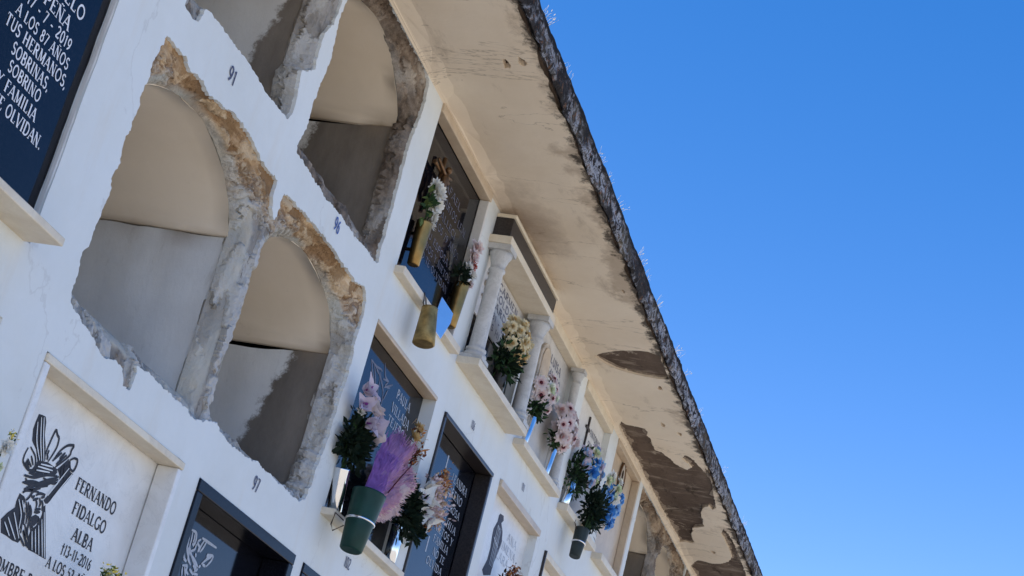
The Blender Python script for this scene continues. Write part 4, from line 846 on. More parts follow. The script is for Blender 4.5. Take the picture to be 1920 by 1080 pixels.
# small bronze crucifix fixed on it
cr = thing('crucifix', 'small bronze crucifix on the black granite, above the white carnations', 'crucifix', (0.285, 0.02, -0.33))
bm = BM()
tube(bm, [(0.285, 0.018, -0.34), (0.285, 0.016, -0.13)], 0.008, 6); tube(bm, [(0.20, 0.016, -0.185), (0.37, 0.016, -0.185)], 0.008, 6)
obj('cross', bm, 'bronze', cr)
bm = BM()
tube(bm, [(0.290, 0.004, -0.30), (0.282, -0.004, -0.268), (0.290, 0.0, -0.236), (0.285, -0.002, -0.205), (0.287, -0.002, -0.186)], [0.007, 0.010, 0.012, 0.015, 0.008], 8)
tube(bm, [(0.365, 0.006, -0.172), (0.325, 0.0, -0.186), (0.285, -0.001, -0.196), (0.245, 0.0, -0.186), (0.205, 0.006, -0.172)], [0.005, 0.006, 0.008, 0.006, 0.005], 7)
bmesh.ops.create_icosphere(bm, subdivisions=2, radius=0.013, matrix=Matrix.Translation((0.292, -0.006, -0.172)))
obj('corpus', bm, 'bronze', cr, smooth=True)

# columns
def column(t, x, y, z0, z1, r, mat):
    bm = BM()
    box(bm, x - r * 1.5, x + r * 1.5, y - r * 1.5, y + r * 1.5, z0, z0 + r * 0.5)
    box(bm, x - r * 1.5, x + r * 1.5, y - r * 1.5, y + r * 1.5, z1 - r * 0.7, z1)
    H = z1 - z0
    prof = [(r * 1.45, r * 0.5), (r * 1.5, r * 0.75), (r * 1.35, r * 1.05), (r * 1.1, r * 1.2), (r * 1.3, r * 1.4), (r * 1.28, r * 1.65), (r * 1.05, r * 1.8), (r * 1.02, r * 2.1),
            (r * 0.88, H - r * 3.4), (r * 1.06, H - r * 3.25), (r * 1.06, H - r * 3.0), (r * 0.9, H - r * 2.9), (r * 0.95, H - r * 2.3), (r * 1.12, H - r * 1.9), (r * 1.18, H - r * 1.6), (r * 1.42, H - r * 1.2), (r * 1.46, H - r * 0.7)]
    lathe(bm, (x, y, z0), (0, 0, 1), prof, 24)
    return obj('column', bm, mat, t)

# T3: portico with two columns
t = stone_thing('T3', 'portico gravestone with two round columns and a dark cornice under the eave')
plaque(t, 0.915, 1.635, -0.645, -0.01, 0.035, 'granite')
panel = plaque(t, 0.97, 1.60, -0.40, -0.165, 0.026, 'grey_marble', 0.008, 'inscription_panel')
writing(panel, [('CARMEN', 1.20, 1.50, -0.215, 0.028), ('ROLDAN', 1.18, 1.50, -0.255, 0.028), ('PARDO', 1.16, 1.44, -0.295, 0.026), ('1931 - 2009', 1.14, 1.50, -0.335, 0.024), ('TUS HIJOS', 1.14, 1.46, -0.375, 0.024)], 0.026, 'grey_inlay', 1.1)
bm = BM()
for k in range(16):
    a = k * 2.4; rr = 0.006 + 0.0026 * k
    bmesh.ops.create_icosphere(bm, subdivisions=1, radius=0.011 + 0.004 * math.sin(k * 3.0), matrix=Matrix.Translation((1.06 + rr * math.cos(a), 0.021, -0.285 + rr * 1.7 * math.sin(a))))
obj('carved_relief', bm, 'relief_stone', panel, smooth=True)
bars(t, 'entablature', 'cream_marble', [(0.872, 1.655, -0.088, 0.034, -0.162, -0.132)])
bars(t, 'cornice', 'granite_dark', [(0.892, 1.662, -0.070, 0.0, -0.1315, -0.052)])
bars(t, 'cornice_cap', 'cream_marble', [(0.892, 1.668, -0.078, 0.0, -0.0515, -0.036)])
column(t, 0.925, -0.044, -0.621, -0.1625, 0.030, 'column_marble')
column(t, 1.605, -0.044, -0.621, -0.1625, 0.030, 'column_marble')
bars(t, 'sill', 'cream_marble', [(0.868, 1.650, -0.088, 0.034, -0.650, -0.6215)])

# T4: pale plaque, small framed niche picture, dark letter blocks, one column at each side
t = stone_thing('T4', 'white marble gravestone with a small arched picture, behind the two pink bouquets')
plaque(t, 1.785, 2.485, -0.645, -0.012, 0.035, 'grey_marble')
bars(t, 'lintel', 'cream_marble', [(1.797, 2.474, -0.012, 0.034, -0.066, -0.0235)])
bm = BM(); box(bm, 1.935, 2.10, 0.020, 0.034, -0.33, -0.20); lathe(bm, (2.0175, 0.0345, -0.20), (0, -1, 0), [(0.0825, 0.0), (0.0825, 0.014)], 28)
fr = obj('picture_frame', bm, 'relief_stone', t, bevel=0.002)
bm = BM(); box(bm, 1.955, 2.08, 0.0165, 0.0195, -0.315, -0.20); lathe(bm, (2.0175, 0.0195, -0.20), (0, -1, 0), [(0.0620, 0.0), (0.0620, 0.0035)], 28); obj('picture', bm, 'tan_marble', fr)
writing(t, [('LUISA', 2.13, 2.33, -0.152, 0.036), ('GALLEGO', 2.12, 2.36, -0.205, 0.034), ('RAMOS', 2.12, 2.33, -0.256, 0.034), ('1924-2004', 2.12, 2.34, -0.305, 0.028)], 0.035, 'grey_inlay', 1.5)
column(t, 2.440, -0.016, -0.621, -0.0665, 0.021, 'column_marble')
bars(t, 'sill', 'cream_marble', [(1.775, 2.492, -0.05, 0.034, -0.650, -0.6215)])

# T5: pale marble with a crucifix
t = stone_thing('T5', 'plain pale marble gravestone with a dark crucifix, behind the lilac and blue flowers')
plaque(t, 2.665, 3.335, -0.645, -0.012, 0.035, 'white_marble')
bars(t, 'lintel', 'cream_marble', [(2.677, 3.324, -0.008, 0.034, -0.062, -0.0235)])
bars(t, 'sill', 'cream_marble', [(2.66, 3.345, -0.05, 0.034, -0.655, -0.6215)])
bars(t, 'cross', 'granite_dark', [(2.980, 2.993, 0.026, 0.0345, -0.34, -0.10), (2.945, 3.028, 0.0265, 0.0345, -0.165, -0.152)], 0.001)
writing(t, [('ANTONIO', 3.06, 3.29, -0.165, 0.032), ('SERRANO', 3.06, 3.29, -0.225, 0.032), ('VEGA', 3.06, 3.22, -0.285, 0.032)], 0.035, 'grey_inlay', 1.4)
# T6: tan marble with an oval portrait
t = stone_thing('T6', 'tan gravestone with a small oval portrait, last before the open niches')
plaque(t, 3.49, 4.175, -0.645, -0.01, 0.035, 'tan_marble')
bars(t, 'frame', 'tan_marble', [(3.502, 4.164, -0.006, 0.034, -0.050, -0.0215), (4.138, 4.164, -0.006, 0.034, -0.60, -0.0505)])
bars(t, 'sill', 'cream_marble', [(3.48, 4.18, -0.055, 0.034, -0.655, -0.6215)])
bm = BM(); o_ = [(0.060 * math.cos(a), 0.080 * math.sin(a)) for a in [2 * math.pi * i / 28 for i in range(28)]]
f0 = [bm.verts.new((3.86 + x, 0.026, -0.125 + z)) for x, z in o_]; f1 = [bm.verts.new((3.86 + x, 0.0345, -0.125 + z)) for x, z in o_]
bm.faces.new(f0)
for i in range(28): bm.faces.new((f0[i], f0[(i + 1) % 28], f1[(i + 1) % 28], f1[i]))
ov = obj('portrait', bm, 'relief_stone', t)
bm = BM(); tube(bm, [(3.86 + x, 0.026, -0.125 + z) for x, z in o_] + [(3.86 + o_[0][0], 0.026, -0.125 + o_[0][1])], 0.006, 6); obj('portrait_rim', bm, 'bronze', ov)
bm = BM(); bmesh.ops.create_icosphere(bm, subdivisions=2, radius=1, matrix=Matrix.Translation((3.86, 0.026, -0.105)) @ Matrix.Diagonal((0.020, 0.004, 0.026, 1))); bmesh.ops.create_icosphere(bm, subdivisions=2, radius=1, matrix=Matrix.Translation((3.86, 0.027, -0.168)) @ Matrix.Diagonal((0.040, 0.004, 0.034, 1)))
obj('portrait_bust', bm, 'dry_leaf', ov, smooth=True)

# ------------------------------------------------------------------ vases
VG = 'vases on the niche fronts'
def vase(name, label, bot, top, r0, r1, mat, lip=True, bracket=None, band=False):
    b = Vector(bot); a = Vector(top) - b; L = a.length
    t = thing(name, label, 'vase' if 'pot' not in name else 'pot', bot, VG)
    bm = BM()
    prof = [(r0 * 0.86, 0.0), (r0, L * 0.025), (r0 + (r1 - r0) * 0.5, L * 0.5), (r1, L * 0.975), (r1 * 1.03, L), (r1 * 0.93, L), (r1 * 0.88, L * 0.93), (r0 * 0.8, L * 0.25)]
    lathe(bm, b, a, prof, 30)
    obj('body', bm, mat, t)
    if band:
        bm = BM(); lathe(bm, b + a * 0.48, a, [(r0 + (r1 - r0) * 0.48 + 0.0005, 0), (r0 + (r1 - r0) * 0.5 + 0.0035, 0.002), (r0 + (r1 - r0) * 0.5 + 0.0035, 0.006), (r0 + (r1 - r0) * 0.52 + 0.0005, 0.008)], 30, 0, (False, False)); obj('rim_band', bm, 'steel' if band == 2 else mat, t)
    if bracket:
        bm = BM()
        for k in (0.35, 0.72):
            p = b + a * k; tube(bm, [p, Vector((p.x, bracket, p.z))], 0.006, 6)
        obj('bracket', bm, mat, t)
    return t
def hook(t, pts, r=0.0022): bm = BM(); tube(bm, pts, r, 6); obj('wire_hook', bm, 'wire', t)
vase('vase', 'upright brass vase of white carnations on black granite', (0.232, 0.003, -0.557), (0.230, 0.003, -0.400), 0.021, 0.0275, 'brass', bracket=0.0345)
vase('vase', 'upright brass vase of pink and white flowers at the right jamb', (0.722, 0.002, -0.575), (0.730, 0.002, -0.405), 0.021, 0.0275, 'brass', bracket=0.0345)
h1 = vase('vase', 'tarnished brass vase hanging crooked below the sill edge', (0.318, -0.074, -0.795), (0.330, -0.058, -0.662), 0.038, 0.027, 'tarnished_brass')
hook(h1, [(0.322, -0.050, -0.672), (0.305, -0.045, -0.64), (0.300, -0.037, -0.620), (0.31, -0.038, -0.645), (0.29, -0.045, -0.66), (0.33, -0.045, -0.675)])
pl = thing('steel_plate', 'small polished steel plate tilted below the sill, mirroring the blue sky', 'plate', (0.47, -0.06, -0.72))
bm = BM(); nrm = Vector((-0.5924, -0.7955, 0.1275)); P = [Vector(p) for p in ((0.4633, -0.0380, -0.5632), (0.5074, -0.0771, -0.6024), (0.5018, -0.0790, -0.6403), (0.4733, -0.0694, -0.7129), (0.4546, -0.0527, -0.6956), (0.4466, -0.0376, -0.6381))]
fa = [bm.verts.new(p) for p in P]; fb = [bm.verts.new(p - nrm * 0.003) for p in P]
bm.faces.new(fa); bm.faces.new(fb[::-1])
for i in range(6): bm.faces.new((fa[i], fb[i], fb[(i + 1) % 6], fa[(i + 1) % 6]))
bmesh.ops.recalc_face_normals(bm, faces=bm.faces)
obj('plate', bm, 'plate_steel', pl, bevel=0.0012)
hook(pl, [(0.465, -0.038, -0.566), (0.470, -0.030, -0.590), (0.475, -0.0365, -0.620), (0.475, -0.0375, -0.63)])
vase('vase', 'steel vase under the lilac lilies at the left of the black stone', (0.108, -0.018, -1.447), (0.078, -0.018, -1.316), 0.023, 0.0265, 'steel')
vase('vase', 'short steel vase at the right of the black stone, beside the green pot', (0.690, -0.018, -1.447), (0.700, -0.018, -1.318), 0.022, 0.025, 'steel')
gp = vase('flower_pot', 'dark green plastic pot holding the purple plume', (0.105, -0.106, -1.556), (0.130, -0.106, -1.366), 0.036, 0.053, 'green_plastic', band=2)
hook(gp, [(0.075, -0.070, -1.475), (0.05, -0.048, -1.462), (0.045, -0.046, -1.50), (0.06, -0.05, -1.515), (0.075, -0.075, -1.49)])
vase('vase', 'slim grey vase below the white callas on the dark framed stone', (0.962, 0.030, -1.468), (0.965, 0.030, -1.290), 0.012, 0.0155, 'steel')
vase('vase', 'dark vase inside the portico under the yellow roses', (1.27, -0.045, -0.6215), (1.262, -0.045, -0.50), 0.026, 0.032, 'granite_dark')
vase('vase', 'tall steel vase left of the other, under the pink daisies', (1.872, -0.016, -0.6215), (1.910, -0.016, -0.485), 0.014, 0.0195, 'steel')
vase('vase', 'tall steel vase right of the other, under the pink daisies', (2.290, -0.016, -0.6215), (2.322, -0.016, -0.485), 0.014, 0.0195, 'steel')
vase('vase', 'wide steel vase under the lilac and blue flowers', (2.705, -0.014, -0.6215), (2.748, -0.014, -0.495), 0.023, 0.0285, 'steel')
tp = vase('flower_pot', 'grey green pot hanging under the blue flowers', (2.86, -0.080, -0.81), (2.89, -0.080, -0.67), 0.026, 0.034, 'grey_green_plastic', band=2)
hook(tp, [(2.87, -0.065, -0.69), (2.84, -0.05, -0.655), (2.85, -0.05, -0.64)])

# ------------------------------------------------------------------ flowers
FM = {}
def fmesh(key, bm, mats):
    me = bpy.data.meshes.new('flower'); bm.to_mesh(me); bm.free()
    for m in mats: me.materials.append(M[m])
    for p in me.polygons: p.use_smooth = True
    FM.setdefault(key, []).append(me)
def petal_grid(bm, base, d, up, L, W, curl, cup, rnd, mi=0, tip=0.15, n=5):
    """one curved petal from base along d; up = flower axis"""
    d = d.normalized(); s = d.cross(up).normalized(); rows = []
    for i in range(n + 1):
        t = i / n; w = W * (math.sin(math.pi * min(1, 0.12 + 0.80 * t)) ** 0.8 * (1 - t) + tip * W / W * t * math.sin(math.pi * (0.12 + 0.80 * t)) + 0.35 * t * (1 - t))
        p = base + d * (L * t) + up * (L * (curl * t * t)) + Vector((rnd.uniform(-1, 1), rnd.uniform(-1, 1), rnd.uniform(-1, 1))) * L * 0.035
        rows.append([bm.verts.new(p + s * (k * w) + up * (cup * abs(k) * w)) for k in (-1, -0.4, 0.4, 1)])
    for a, b in zip(rows, rows[1:]):
        for k in range(3): bm.faces.new((a[k], a[k + 1], b[k + 1], b[k])).material_index = mi
Zv = Vector((0, 0, 1))
def ring_dirs(n, off): return [Vector((math.cos(2 * math.pi * i / n + off), math.sin(2 * math.pi * i / n + off), 0)) for i in range(n)]
for v in range(3):
    rnd = random.Random(40 + v)
    for key, mats in (('rose_cream', ('cream_petal', 'ochre_petal')), ('carnation_white', ('white_petal', 'white_petal')), ('rose_pink', ('blush', 'pink_petal')), ('rose_red', ('red_petal', 'pink_petal')), ('carnation_tan', ('ochre_petal', 'tan_dry'))):
        bm = BM()
        for ringi, (n, el, L) in enumerate([(9, 0.05, 1.0), (8, 0.5, 0.95), (7, 0.95, 0.82), (5, 1.25, 0.66), (3, 1.45, 0.55)]):
            for d in ring_dirs(n, ringi * 0.7 + rnd.random()):
                dd = d * math.cos(el) + Zv * math.sin(el) + Vector((rnd.uniform(-.15, .15), rnd.uniform(-.15, .15), rnd.uniform(-.1, .1)))
                petal_grid(bm, Vector((0, 0, 0)), dd, (Zv * math.cos(el) - d * math.sin(el)).normalized(), L, 0.42, rnd.uniform(-.2, .25), 0.35, rnd, 1 if ringi >= 3 else 0, 0.5)
        fmesh(key, bm, mats)
    bm = BM()
    for layer, (n, L, el) in enumerate([(12, 1.0, 0.12), (9, 0.75, 0.42)]):
        for d in ring_dirs(n, layer * 0.3 + rnd.random()):
            dd = d * math.cos(el) + Zv * math.sin(el); petal_grid(bm, d * 0.12, dd, Zv, L * rnd.uniform(.85, 1.05), 0.24, rnd.uniform(-.25, .05), 0.2, rnd, 0, 0.8)
    for d in ring_dirs(9, 0.2): petal_grid(bm, d * 0.05, d * 0.8 + Zv * 0.5, Zv, 0.42, 0.15, 0.1, 0.2, rnd, 1, 0.7)
    bmesh.ops.create_icosphere(bm, subdivisions=1, radius=0.24, matrix=Matrix.Translation((0, 0, 0.14)))
    bm.faces.ensure_lookup_table()
    for f in bm.faces[-20 * 1:]: f.material_index = 2
    fmesh('daisy_pink', bm, ('blush', 'pink_petal', 'wine'))
    for key, mats in (('lily', ('lilac_petal', 'purple')), ('calla', ('white_petal', 'lilac_petal')), ('lily_white', ('blush', 'lilac_petal'))):
        bm = BM()
        for k, d in enumerate(ring_dirs(4 if key != 'calla' else 3, rnd.random())):
            el = rnd.uniform(0.7, 1.2) if key != 'calla' else rnd.uniform(0.9, 1.25)
            petal_grid(bm, Vector((0, 0, 0)), d * math.cos(el) + Zv * math.sin(el), (Zv * math.cos(el) - d * math.sin(el)).normalized(), 1.15 * rnd.uniform(.75, 1.15), 0.50, rnd.uniform(-.45, .1), 0.6, rnd, 0, 0.35, 6)
        for d in ring_dirs(4, 0.4): petal_grid(bm, Vector((0, 0, .05)), d * 0.45 + Zv, d, 0.62, 0.17, -0.1, 0.3, rnd, 1, 0.3)
        fmesh(key, bm, mats)
    for key, mats in (('bloom_blue', ('blue_petal', 'sky_petal')), ('bloom_lilac', ('lilac_petal', 'sky_petal')), ('bloom_green', ('pale_green', 'straw')), ('bloom_sky', ('sky_petal', 'blue_petal')), ('bloom_white', ('white_petal', 'pale_green'))):
        bm = BM()
        for layer in range(3):
            for d in ring_dirs(6 - layer, rnd.random() * 3):
                el = 0.1 + 0.45 * layer
                petal_grid(bm, Zv * 0.05 * layer, d * math.cos(el) + Zv * math.sin(el), Zv, 0.95 - 0.22 * layer, 0.42, rnd.uniform(-.3, .2), 0.25, rnd, 0 if rnd.random() < .75 else 1, 0.6)
        fmesh(key, bm, mats)
    for key, mats in (('sprig_orange', ('orange_dry', 'tan_dry', 'brown_dry')), ('sprig_brown', ('brown_dry', 'dry_leaf', 'orange_dry')), ('sprig_dusty', ('dusty_pink', 'tan_dry', 'blush')), ('sprig_yellow', ('yellow_petal', 'pale_leaf', 'leaf'))):
        bm = BM()
        for k in range(46):
            d = Vector((rnd.gauss(0, .5), rnd.gauss(0, .5), abs(rnd.gauss(0.3, .45)))); b = d * rnd.uniform(.25, .85)
            petal_grid(bm, b, Vector((rnd.gauss(0, 1), rnd.gauss(0, 1), rnd.gauss(.4, 1))), Zv + Vector((.1, .2, 0)), rnd.uniform(.18, .38), 0.11, rnd.uniform(-.6, .6), 0.3, rnd, rnd.choice((0, 0, 1, 2)), 0.5, 3)
        fmesh(key, bm, mats)
def rot_to(d):
    return Vector(d).normalized().to_track_quat('Z', 'Y').to_matrix().to_4x4()
def leaf_bunch(bm, c, rx, ry, rz, n, size, rnd, out=(0, -0.5, 0.2), wid=0.3, mi=(0, 1)):
    c = Vector(c)
    n = int(n * 1.7); size = size * 0.72
    for k in range(n):
        while True:
            o = Vector((rnd.gauss(0, .55), rnd.gauss(0, .55), rnd.gauss(0, .55)))
            if o.length <= 1.5: break
        p = c + Vector((o.x * rx, o.y * ry, o.z * rz)); d = (Vector((o.x, o.y, o.z)) + Vector(out) + Vector((rnd.gauss(0, .5), rnd.gauss(0, .5), rnd.gauss(0, .5)))).normalized()
        up = Vector((rnd.gauss(0, 1), -abs(rnd.gauss(0.6, .6)), rnd.gauss(0.5, .8))).normalized(); up = (up - d * up.dot(d)).normalized()
        petal_grid(bm, p, d, up, size * rnd.uniform(.6, 1.25), size * wid, rnd.uniform(-.4, .2), 0.25, rnd, rnd.choice(mi), 0.3, 4)
BG = 'bouquets at the niches'
def bouquet(label, base, heads, leaves=(), lmats=('dark_leaf', 'leaf'), seed=1, stems=True, name='bouquet', cat='bouquet'):
    """heads: (key, x, y, z, size[, facing]); leaves: (centre, rx, ry, rz, n, size)"""
    rnd = random.Random(seed); t = thing(name, label, cat, base, BG); base = Vector(base)
    for k, hd in enumerate(heads):
        key, x, y, z, s = hd[:5]; ms = FM[key]; me = ms[(k + seed) % len(ms)]
        o = bpy.data.objects.new('flower', me)
        link(o, t); d = Vector(hd[5]) if len(hd) > 5 else Vector((rnd.gauss(-.25, .35), -1, rnd.gauss(-.05, .35)))
        o.matrix_local = Matrix.Translation(Vector((x, y, z)) - base) @ rot_to(d) @ Matrix.Rotation(rnd.uniform(0, 6.28), 4, 'Z') @ Matrix.Scale(s, 4)
    if leaves:
        bm = BM()
        for lf in leaves: leaf_bunch(bm, *lf[:6], rnd, *lf[6:])
        obj('foliage', bm, lmats, t, smooth=True)
    if stems:
        bm = BM()
        for hd in heads: 
            p = Vector(hd[1:4]); tube(bm, [base - Vector((0, 0, 0.03)), base.lerp(p, 0.5) + Vector((rnd.uniform(-.01, .01), rnd.uniform(0, .01), 0.01)), p], 0.0022, 5)
        obj('stems', bm, 'leaf', t)
    return t
def cluster(keys, c, rx, ry, rz, n, s, seed):
    rnd = random.Random(seed); out = []; tries = 0
    while len(out) < n and tries < 4000:
        tries += 1
        o = Vector((rnd.uniform(-1, 1), rnd.uniform(-1, 1), rnd.uniform(-1, 1)))
        if o.length > 1: continue
        p = Vector((c[0] + o.x * rx, c[1] + o.y * ry, c[2] + o.z * rz)); ss = s * rnd.uniform(.8, 1.2)
        if any((Vector(q[1:4]) - p).length < (q[4] + ss) * 0.66 for q in out): continue
        out.append((keys[len(out) % len(keys)], p.x, p.y, p.z, ss, (o.x * .8 - 0.25, -0.9 + o.y * .5, o.z * .8)))
    return out
bouquet('three white carnations with grey green leaves in a brass vase', (0.230, 0.003, -0.405), [('carnation_white', 0.224, -0.012, -0.290, 0.043), ('carnation_white', 0.236, -0.014, -0.335, 0.034), ('carnation_white', 0.250, -0.010, -0.368, 0.031), ('carnation_white', 0.262, -0.006, -0.396, 0.026), ('carnation_white', 0.206, -0.004, -0.272, 0.031)],
        [((0.200, -0.004, -0.345), 0.022, 0.012, 0.045, 30, 0.040)], ('pale_leaf', 'leaf'), 3)
bouquet('faded pink, red and white flowers against the right jamb', (0.730, 0.002, -0.41), [('rose_pink', 0.722, -0.012, -0.262, 0.036), ('rose_pink', 0.708, -0.014, -0.300, 0.034), ('rose_red', 0.725, -0.016, -0.332, 0.030), ('carnation_white', 0.742, -0.018, -0.362, 0.029), ('carnation_white', 0.700, -0.014, -0.350, 0.026), ('rose_pink', 0.752, -0.012, -0.392, 0.026)],
        [((0.690, -0.004, -0.385), 0.032, 0.014, 0.030, 40, 0.038)], ('dark_leaf', 'dark_leaf'), 4)
bouquet('round bunch of yellow cream roses between the two columns', (1.262, -0.045, -0.505), cluster(['rose_cream', 'rose_cream', 'carnation_tan'], (1.275, -0.075, -0.390), 0.110, 0.045, 0.082, 26, 0.031, 5),
        [((1.245, -0.060, -0.490), 0.095, 0.035, 0.050, 190, 0.046), ((1.275, -0.055, -0.42), 0.09, 0.02, 0.07, 70, 0.03)], ('dark_leaf', 'leaf'), 5)
bouquet('pink dark centred daisies, the bunch nearer the portico', (1.910, -0.016, -0.495), cluster(['daisy_pink', 'daisy_pink', 'bloom_white'], (1.930, -0.048, -0.365), 0.105, 0.035, 0.075, 17, 0.035, 6),
        [((1.900, -0.022, -0.445), 0.062, 0.022, 0.032, 100, 0.034)], ('dark_leaf', 'leaf'), 6)
bouquet('pink dark centred daisies, the bunch nearer the lilac flowers', (2.322, -0.016, -0.495), cluster(['daisy_pink', 'daisy_pink', 'rose_pink'], (2.335, -0.050, -0.375), 0.135, 0.035, 0.095, 24, 0.036, 8),
        [((2.315, -0.022, -0.445), 0.072, 0.022, 0.034, 110, 0.034)], ('dark_leaf', 'leaf'), 7)
bouquet('lilac, pale green and blue flowers over dark leaves in a steel vase', (2.748, -0.014, -0.50), cluster(['bloom_lilac', 'bloom_lilac', 'bloom_green', 'bloom_lilac', 'bloom_blue'], (2.86, -0.065, -0.375), 0.115, 0.040, 0.105, 20, 0.036, 9),
        [((2.765, -0.030, -0.455), 0.085, 0.030, 0.085, 220, 0.042), ((2.86, -0.03, -0.36), 0.06, 0.02, 0.06, 50, 0.035, (0, -.5, .2), 0.3, (1,))], ('dark_leaf', 'leaf'), 8)
bouquet('bright blue and white flowers in the hanging grey green pot', (2.89, -0.080, -0.68), [(k, x + 0.0, y, z, s) for k, x, y, z, s, *_ in cluster(['bloom_blue', 'bloom_sky', 'bloom_blue', 'bloom_white', 'bloom_green', 'bloom_sky'], (3.20, -0.100, -0.425), 0.150, 0.04, 0.120, 30, 0.038, 10)],
        [((3.01, -0.080, -0.545), 0.115, 0.035, 0.085, 300, 0.044), ((3.17, -0.07, -0.45), 0.10, 0.02, 0.07, 70, 0.035)], ('dark_leaf', 'dark_leaf', 'leaf'), 9)
bouquet('lilac white lilies with purple throats over dark leaves', (0.078, -0.018, -1.325), [('lily', 0.013, -0.045, -1.085, 0.054, (-.3, -.8, .5)), ('lily_white', 0.047, -0.050, -1.120, 0.057, (.3, -.8, .4)), ('lily', 0.065, -0.055, -1.165, 0.054, (.2, -.9, .1)), ('lily', 0.105, -0.055, -1.160, 0.059, (.8, -.7, .3)), ('lily_white', 0.160, -0.050, -1.165, 0.057, (.9, -.6, 0)), ('lily', 0.015, -0.050, -1.130, 0.049, (-.7, -.7, .1)), ('lily_white', 0.115, -0.050, -1.115, 0.046, (.5, -.6, .7)), ('bloom_green', 0.075, -0.05, -1.10, 0.020), ('bloom_white', 0.030, -0.045, -1.145, 0.022)],
        [((0.085, -0.030, -1.235), 0.070, 0.022, 0.055, 240, 0.046), ((0.08, -0.028, -1.16), 0.05, 0.015, 0.04, 50, 0.035)], ('dark_leaf', 'dark_leaf', 'leaf'), 10)
# purple plume with dried tips in the green pot
t = thing('plume', 'broad purple pink feather plume with dried orange heads in the green pot', 'dried flowers', (0.130, -0.106, -1.375), BG)
rnd = random.Random(77); b0 = Vector((0.130, -0.106, -1.385)); axis = Vector((0.360, 0.030, 0.225)); ax = axis.normalized(); side = Vector((0.62, 0, -0.76)).normalized()
def plume_pt(s, u):
    w = 0.024 + 0.118 * math.sin(math.pi * min(1, 0.06 + 0.58 * s)) 
    fold = 0.012 * math.sin(7 * u + 2.2 * s + 0.6) + 0.010 * noise.noise(Vector((u * 3, s * 4, 2))) + 0.030 * u * u
    return b0 + axis * (s * 0.90) + side * (u * w * (1 + 0.10 * noise.noise(Vector((s * 6, u * 2, 7))))) + Vector((0, -0.022 + fold, 0)) + ax * (0.03 * noise.noise(Vector((u * 6, 3, 0))) - 0.035 * u * u) * s
def hue_(s, u): 
    q = 0.9 * s + 0.55 * u + 0.35 * noise.noise(Vector((s * 5, u * 4, 9))) 
    return 0 if q < 0.10 else (1 if q < 0.42 else (2 if q < 0.85 else 3))
bm = BM(); gr = [[bm.verts.new(plume_pt(s / 40, u / 24)) for u in range(-24, 25)] for s in range(41)]
for s in range(40):
    for u in range(48): bm.faces.new((gr[s][u], gr[s][u + 1], gr[s + 1][u + 1], gr[s + 1][u])).material_index = hue_(s / 40, (u - 24) / 24)
obj('feather_vane', bm, ('violet', 'orchid', 'magenta', 'dusty_pink'), t, smooth=True)
bm = BM()
for k in range(1500):
    s = rnd.random() ** 0.8; u = rnd.uniform(-1, 1); s2 = rnd.uniform(.85, 1.0) if rnd.random() < .25 else s
    p = plume_pt(s2, u) + Vector((0, rnd.uniform(-.006, .004), 0)); dd = (ax + side * (u * 0.8) + Vector((rnd.gauss(0, .08), rnd.gauss(0, .12), rnd.gauss(0, .08)))).normalized()
    up = Vector((rnd.gauss(0, .3), -1, rnd.gauss(0, .3))); up = (up - dd * up.dot(dd)).normalized()
    petal_grid(bm, p, dd, up, rnd.uniform(.014, .034), 0.0018, rnd.uniform(-.1, .3), 0.2, rnd, hue_(s2, u + rnd.gauss(0, .15)), 0.4, 2)
obj('feather_barbs', bm, ('violet', 'orchid', 'magenta', 'dusty_pink'), t, smooth=True)
bm = BM(); tube(bm, [plume_pt(0.35, 0.1) + Vector((0, -0.012, 0)), plume_pt(0.7, -0.05) + Vector((0, -0.012, 0)), plume_pt(1.0, -0.1) + Vector((0, -0.010, 0)), Vector((0.45, -0.09, -1.13))], 0.0022, 6); obj('stem', bm, 'wine', t)
for k, (key, x, y, z, s) in enumerate([('carnation_tan', 0.425, -0.085, -1.082, 0.032), ('carnation_tan', 0.445, -0.085, -1.045, 0.030), ('sprig_orange', 0.44, -0.085, -1.060, 0.045), ('sprig_brown', 0.47, -0.085, -1.120, 0.055), ('sprig_brown', 0.455, -0.08, -1.145, 0.045)]):
    o = bpy.data.objects.new('flower', FM[key][k % 3]); link(o, t); o.matrix_local = Matrix.Translation(Vector((x, y, z)) - t.location) @ rot_to((0.3, -.8, .5)) @ Matrix.Scale(s, 4)
bouquet('white callas with dried dusty pink and orange sprigs by the dark framed stone', (0.700, -0.018, -1.33), [('calla', 0.700, -0.070, -1.215, 0.057, (-.6, -.7, .3)), ('calla', 0.735, -0.070, -1.245, 0.057, (-.7, -.7, -.3)), ('calla', 0.760, -0.070, -1.205, 0.049, (.3, -.7, .5)), ('calla', 0.800, -0.070, -1.245, 0.049, (.2, -.9, -.5)), ('calla', 0.745, -0.065, -1.165, 0.046, (-.2, -.6, .8))]
        + [('sprig_dusty', x, -0.06, z, 0.052) for x, z in [(0.80, -1.155), (0.84, -1.175), (0.875, -1.155), (0.835, -1.215), (0.88, -1.20), (0.915, -1.17), (0.78, -1.125), (0.82, -1.125), (0.86, -1.225), (0.79, -1.19), (0.92, -1.205), (0.85, -1.135)]] + [('sprig_orange', x, -0.06, z, s) for x, z, s in [(0.865, -1.095, 0.045), (0.90, -1.085, 0.045), (0.885, -1.055, 0.038), (0.895, -1.235, 0.038), (0.93, -1.215, 0.034), (0.845, -1.270, 0.030), (0.90, -1.125, 0.04), (0.925, -1.10, 0.034)]],
        [((0.670, -0.045, -1.262), 0.085, 0.030, 0.065, 230, 0.046), ((0.790, -0.035, -1.290), 0.060, 0.025, 0.05, 90, 0.044)], ('dark_leaf', 'dark_leaf', 'leaf'), 12)
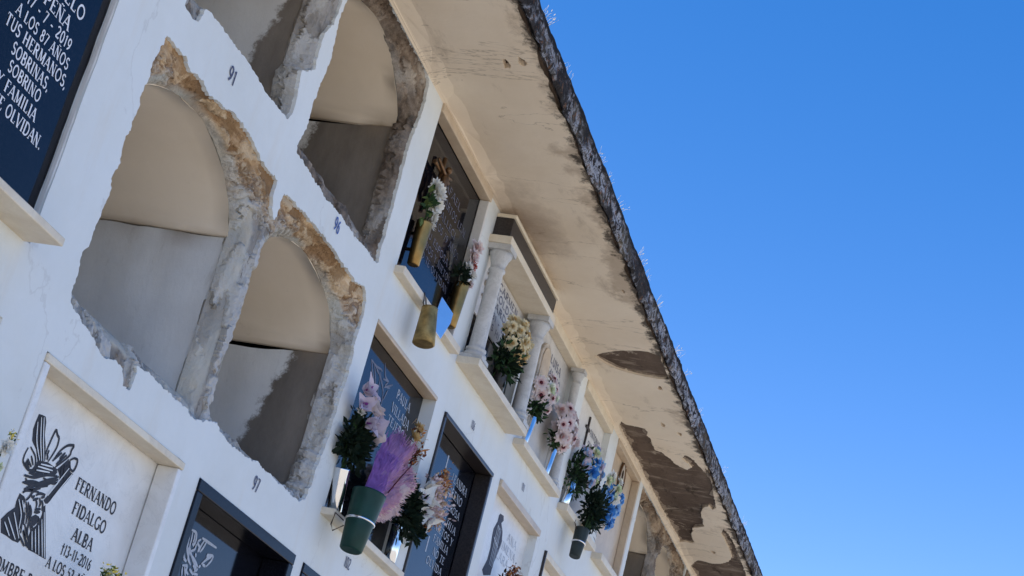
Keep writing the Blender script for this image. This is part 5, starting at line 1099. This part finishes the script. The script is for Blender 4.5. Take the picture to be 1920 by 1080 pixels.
bouquet('dry brown red flowers at the foot of the saint stone', (2.06, -0.03, -1.24), [('sprig_brown', 2.06 + dx, -0.045, -1.125 + dz, 0.042) for dx, dz in [(-.05, 0), (0, .03), (.05, .01), (-.02, -.03), (.03, -.02), (.0, -.05), (.06, -.04)]], [((2.05, -0.035, -1.17), 0.05, 0.02, 0.04, 60, 0.035)], ('dry_leaf', 'brown_dry'), 13)
bouquet('small yellow green flowers at the lower right of the engraved marble', (-1.12, -0.03, -2.10), [('sprig_yellow', -1.15 + dx, -0.035, -1.985 + dz, 0.026) for dx, dz in [(-.03, 0), (0, .012), (.035, .004), (-.01, -.022), (.025, -.02)]] + [('bloom_green', -1.16, -0.04, -1.985, 0.014), ('bloom_white', -1.12, -0.04, -1.99, 0.013)], [((-1.14, -0.03, -2.02), 0.05, 0.02, 0.025, 50, 0.028)], ('leaf', 'pale_leaf'), 14)
bouquet('pale yellow petals poking in at the left edge of the picture', (-1.80, -0.03, -2.10), [('carnation_white', -1.752, -0.045, -1.872, 0.022), ('sprig_yellow', -1.750, -0.045, -1.850, 0.022), ('bloom_white', -1.752, -0.045, -1.915, 0.016)], [((-1.80, -0.03, -1.97), 0.03, 0.02, 0.05, 30, 0.03)], ('leaf', 'pale_leaf'), 15)
for lab, b, tp_ in (('narrow vase of the dry brown flowers, out of frame below', (2.06, -0.03, -1.36), (2.06, -0.03, -1.23)), ('narrow vase of the yellow flowers, out of frame below', (-1.12, -0.03, -2.24), (-1.12, -0.03, -2.09)), ('narrow vase at the far lower left, out of frame', (-1.80, -0.03, -2.24), (-1.80, -0.03, -2.09))):
    vase('vase', lab, b, tp_, 0.02, 0.025, 'steel', bracket=0.045)

# ------------------------------------------------------------------ dry weeds along the roof edge
bm = BM(); rnd = random.Random(5)
for (x, n, h) in [(-0.30, 10, 0.035), (0.0, 6, 0.025), (0.62, 7, 0.03), (0.78, 6, 0.025), (1.0, 7, 0.032), (1.52, 10, 0.04), (1.66, 6, 0.03), (1.95, 9, 0.036), (2.5, 12, 0.045), (2.75, 7, 0.03), (3.3, 6, 0.035), (4.2, 8, 0.04), (5.2, 8, 0.04), (-0.9, 6, 0.03)]:
    for k in range(n):
        p = Vector((x + rnd.gauss(0, .035), -0.421 + rnd.uniform(0, .012), 0.098)); d = Vector((rnd.gauss(0, .5), -abs(rnd.gauss(.35, .35)), rnd.uniform(.5, 1.0))).normalized(); hh = h * rnd.uniform(.5, 1.3)
        tube(bm, [p, p + d * hh * .55, p + d * hh + Vector((rnd.gauss(0, .006), -0.004, -0.003))], [0.0007, 0.0005, 0.0003], 4)
        if rnd.random() < 0.6: petal_grid(bm, p + d * hh * 0.9, d, Vector((0, -1, 0.1)), 0.008, 0.003, 0.1, 0.2, rnd, 0, 0.4, 2)
o = obj('dry_weeds', bm, 'straw'); o['kind'] = 'stuff'; o['label'] = 'wispy dry weeds growing along the roof edge'; o['category'] = 'weeds'
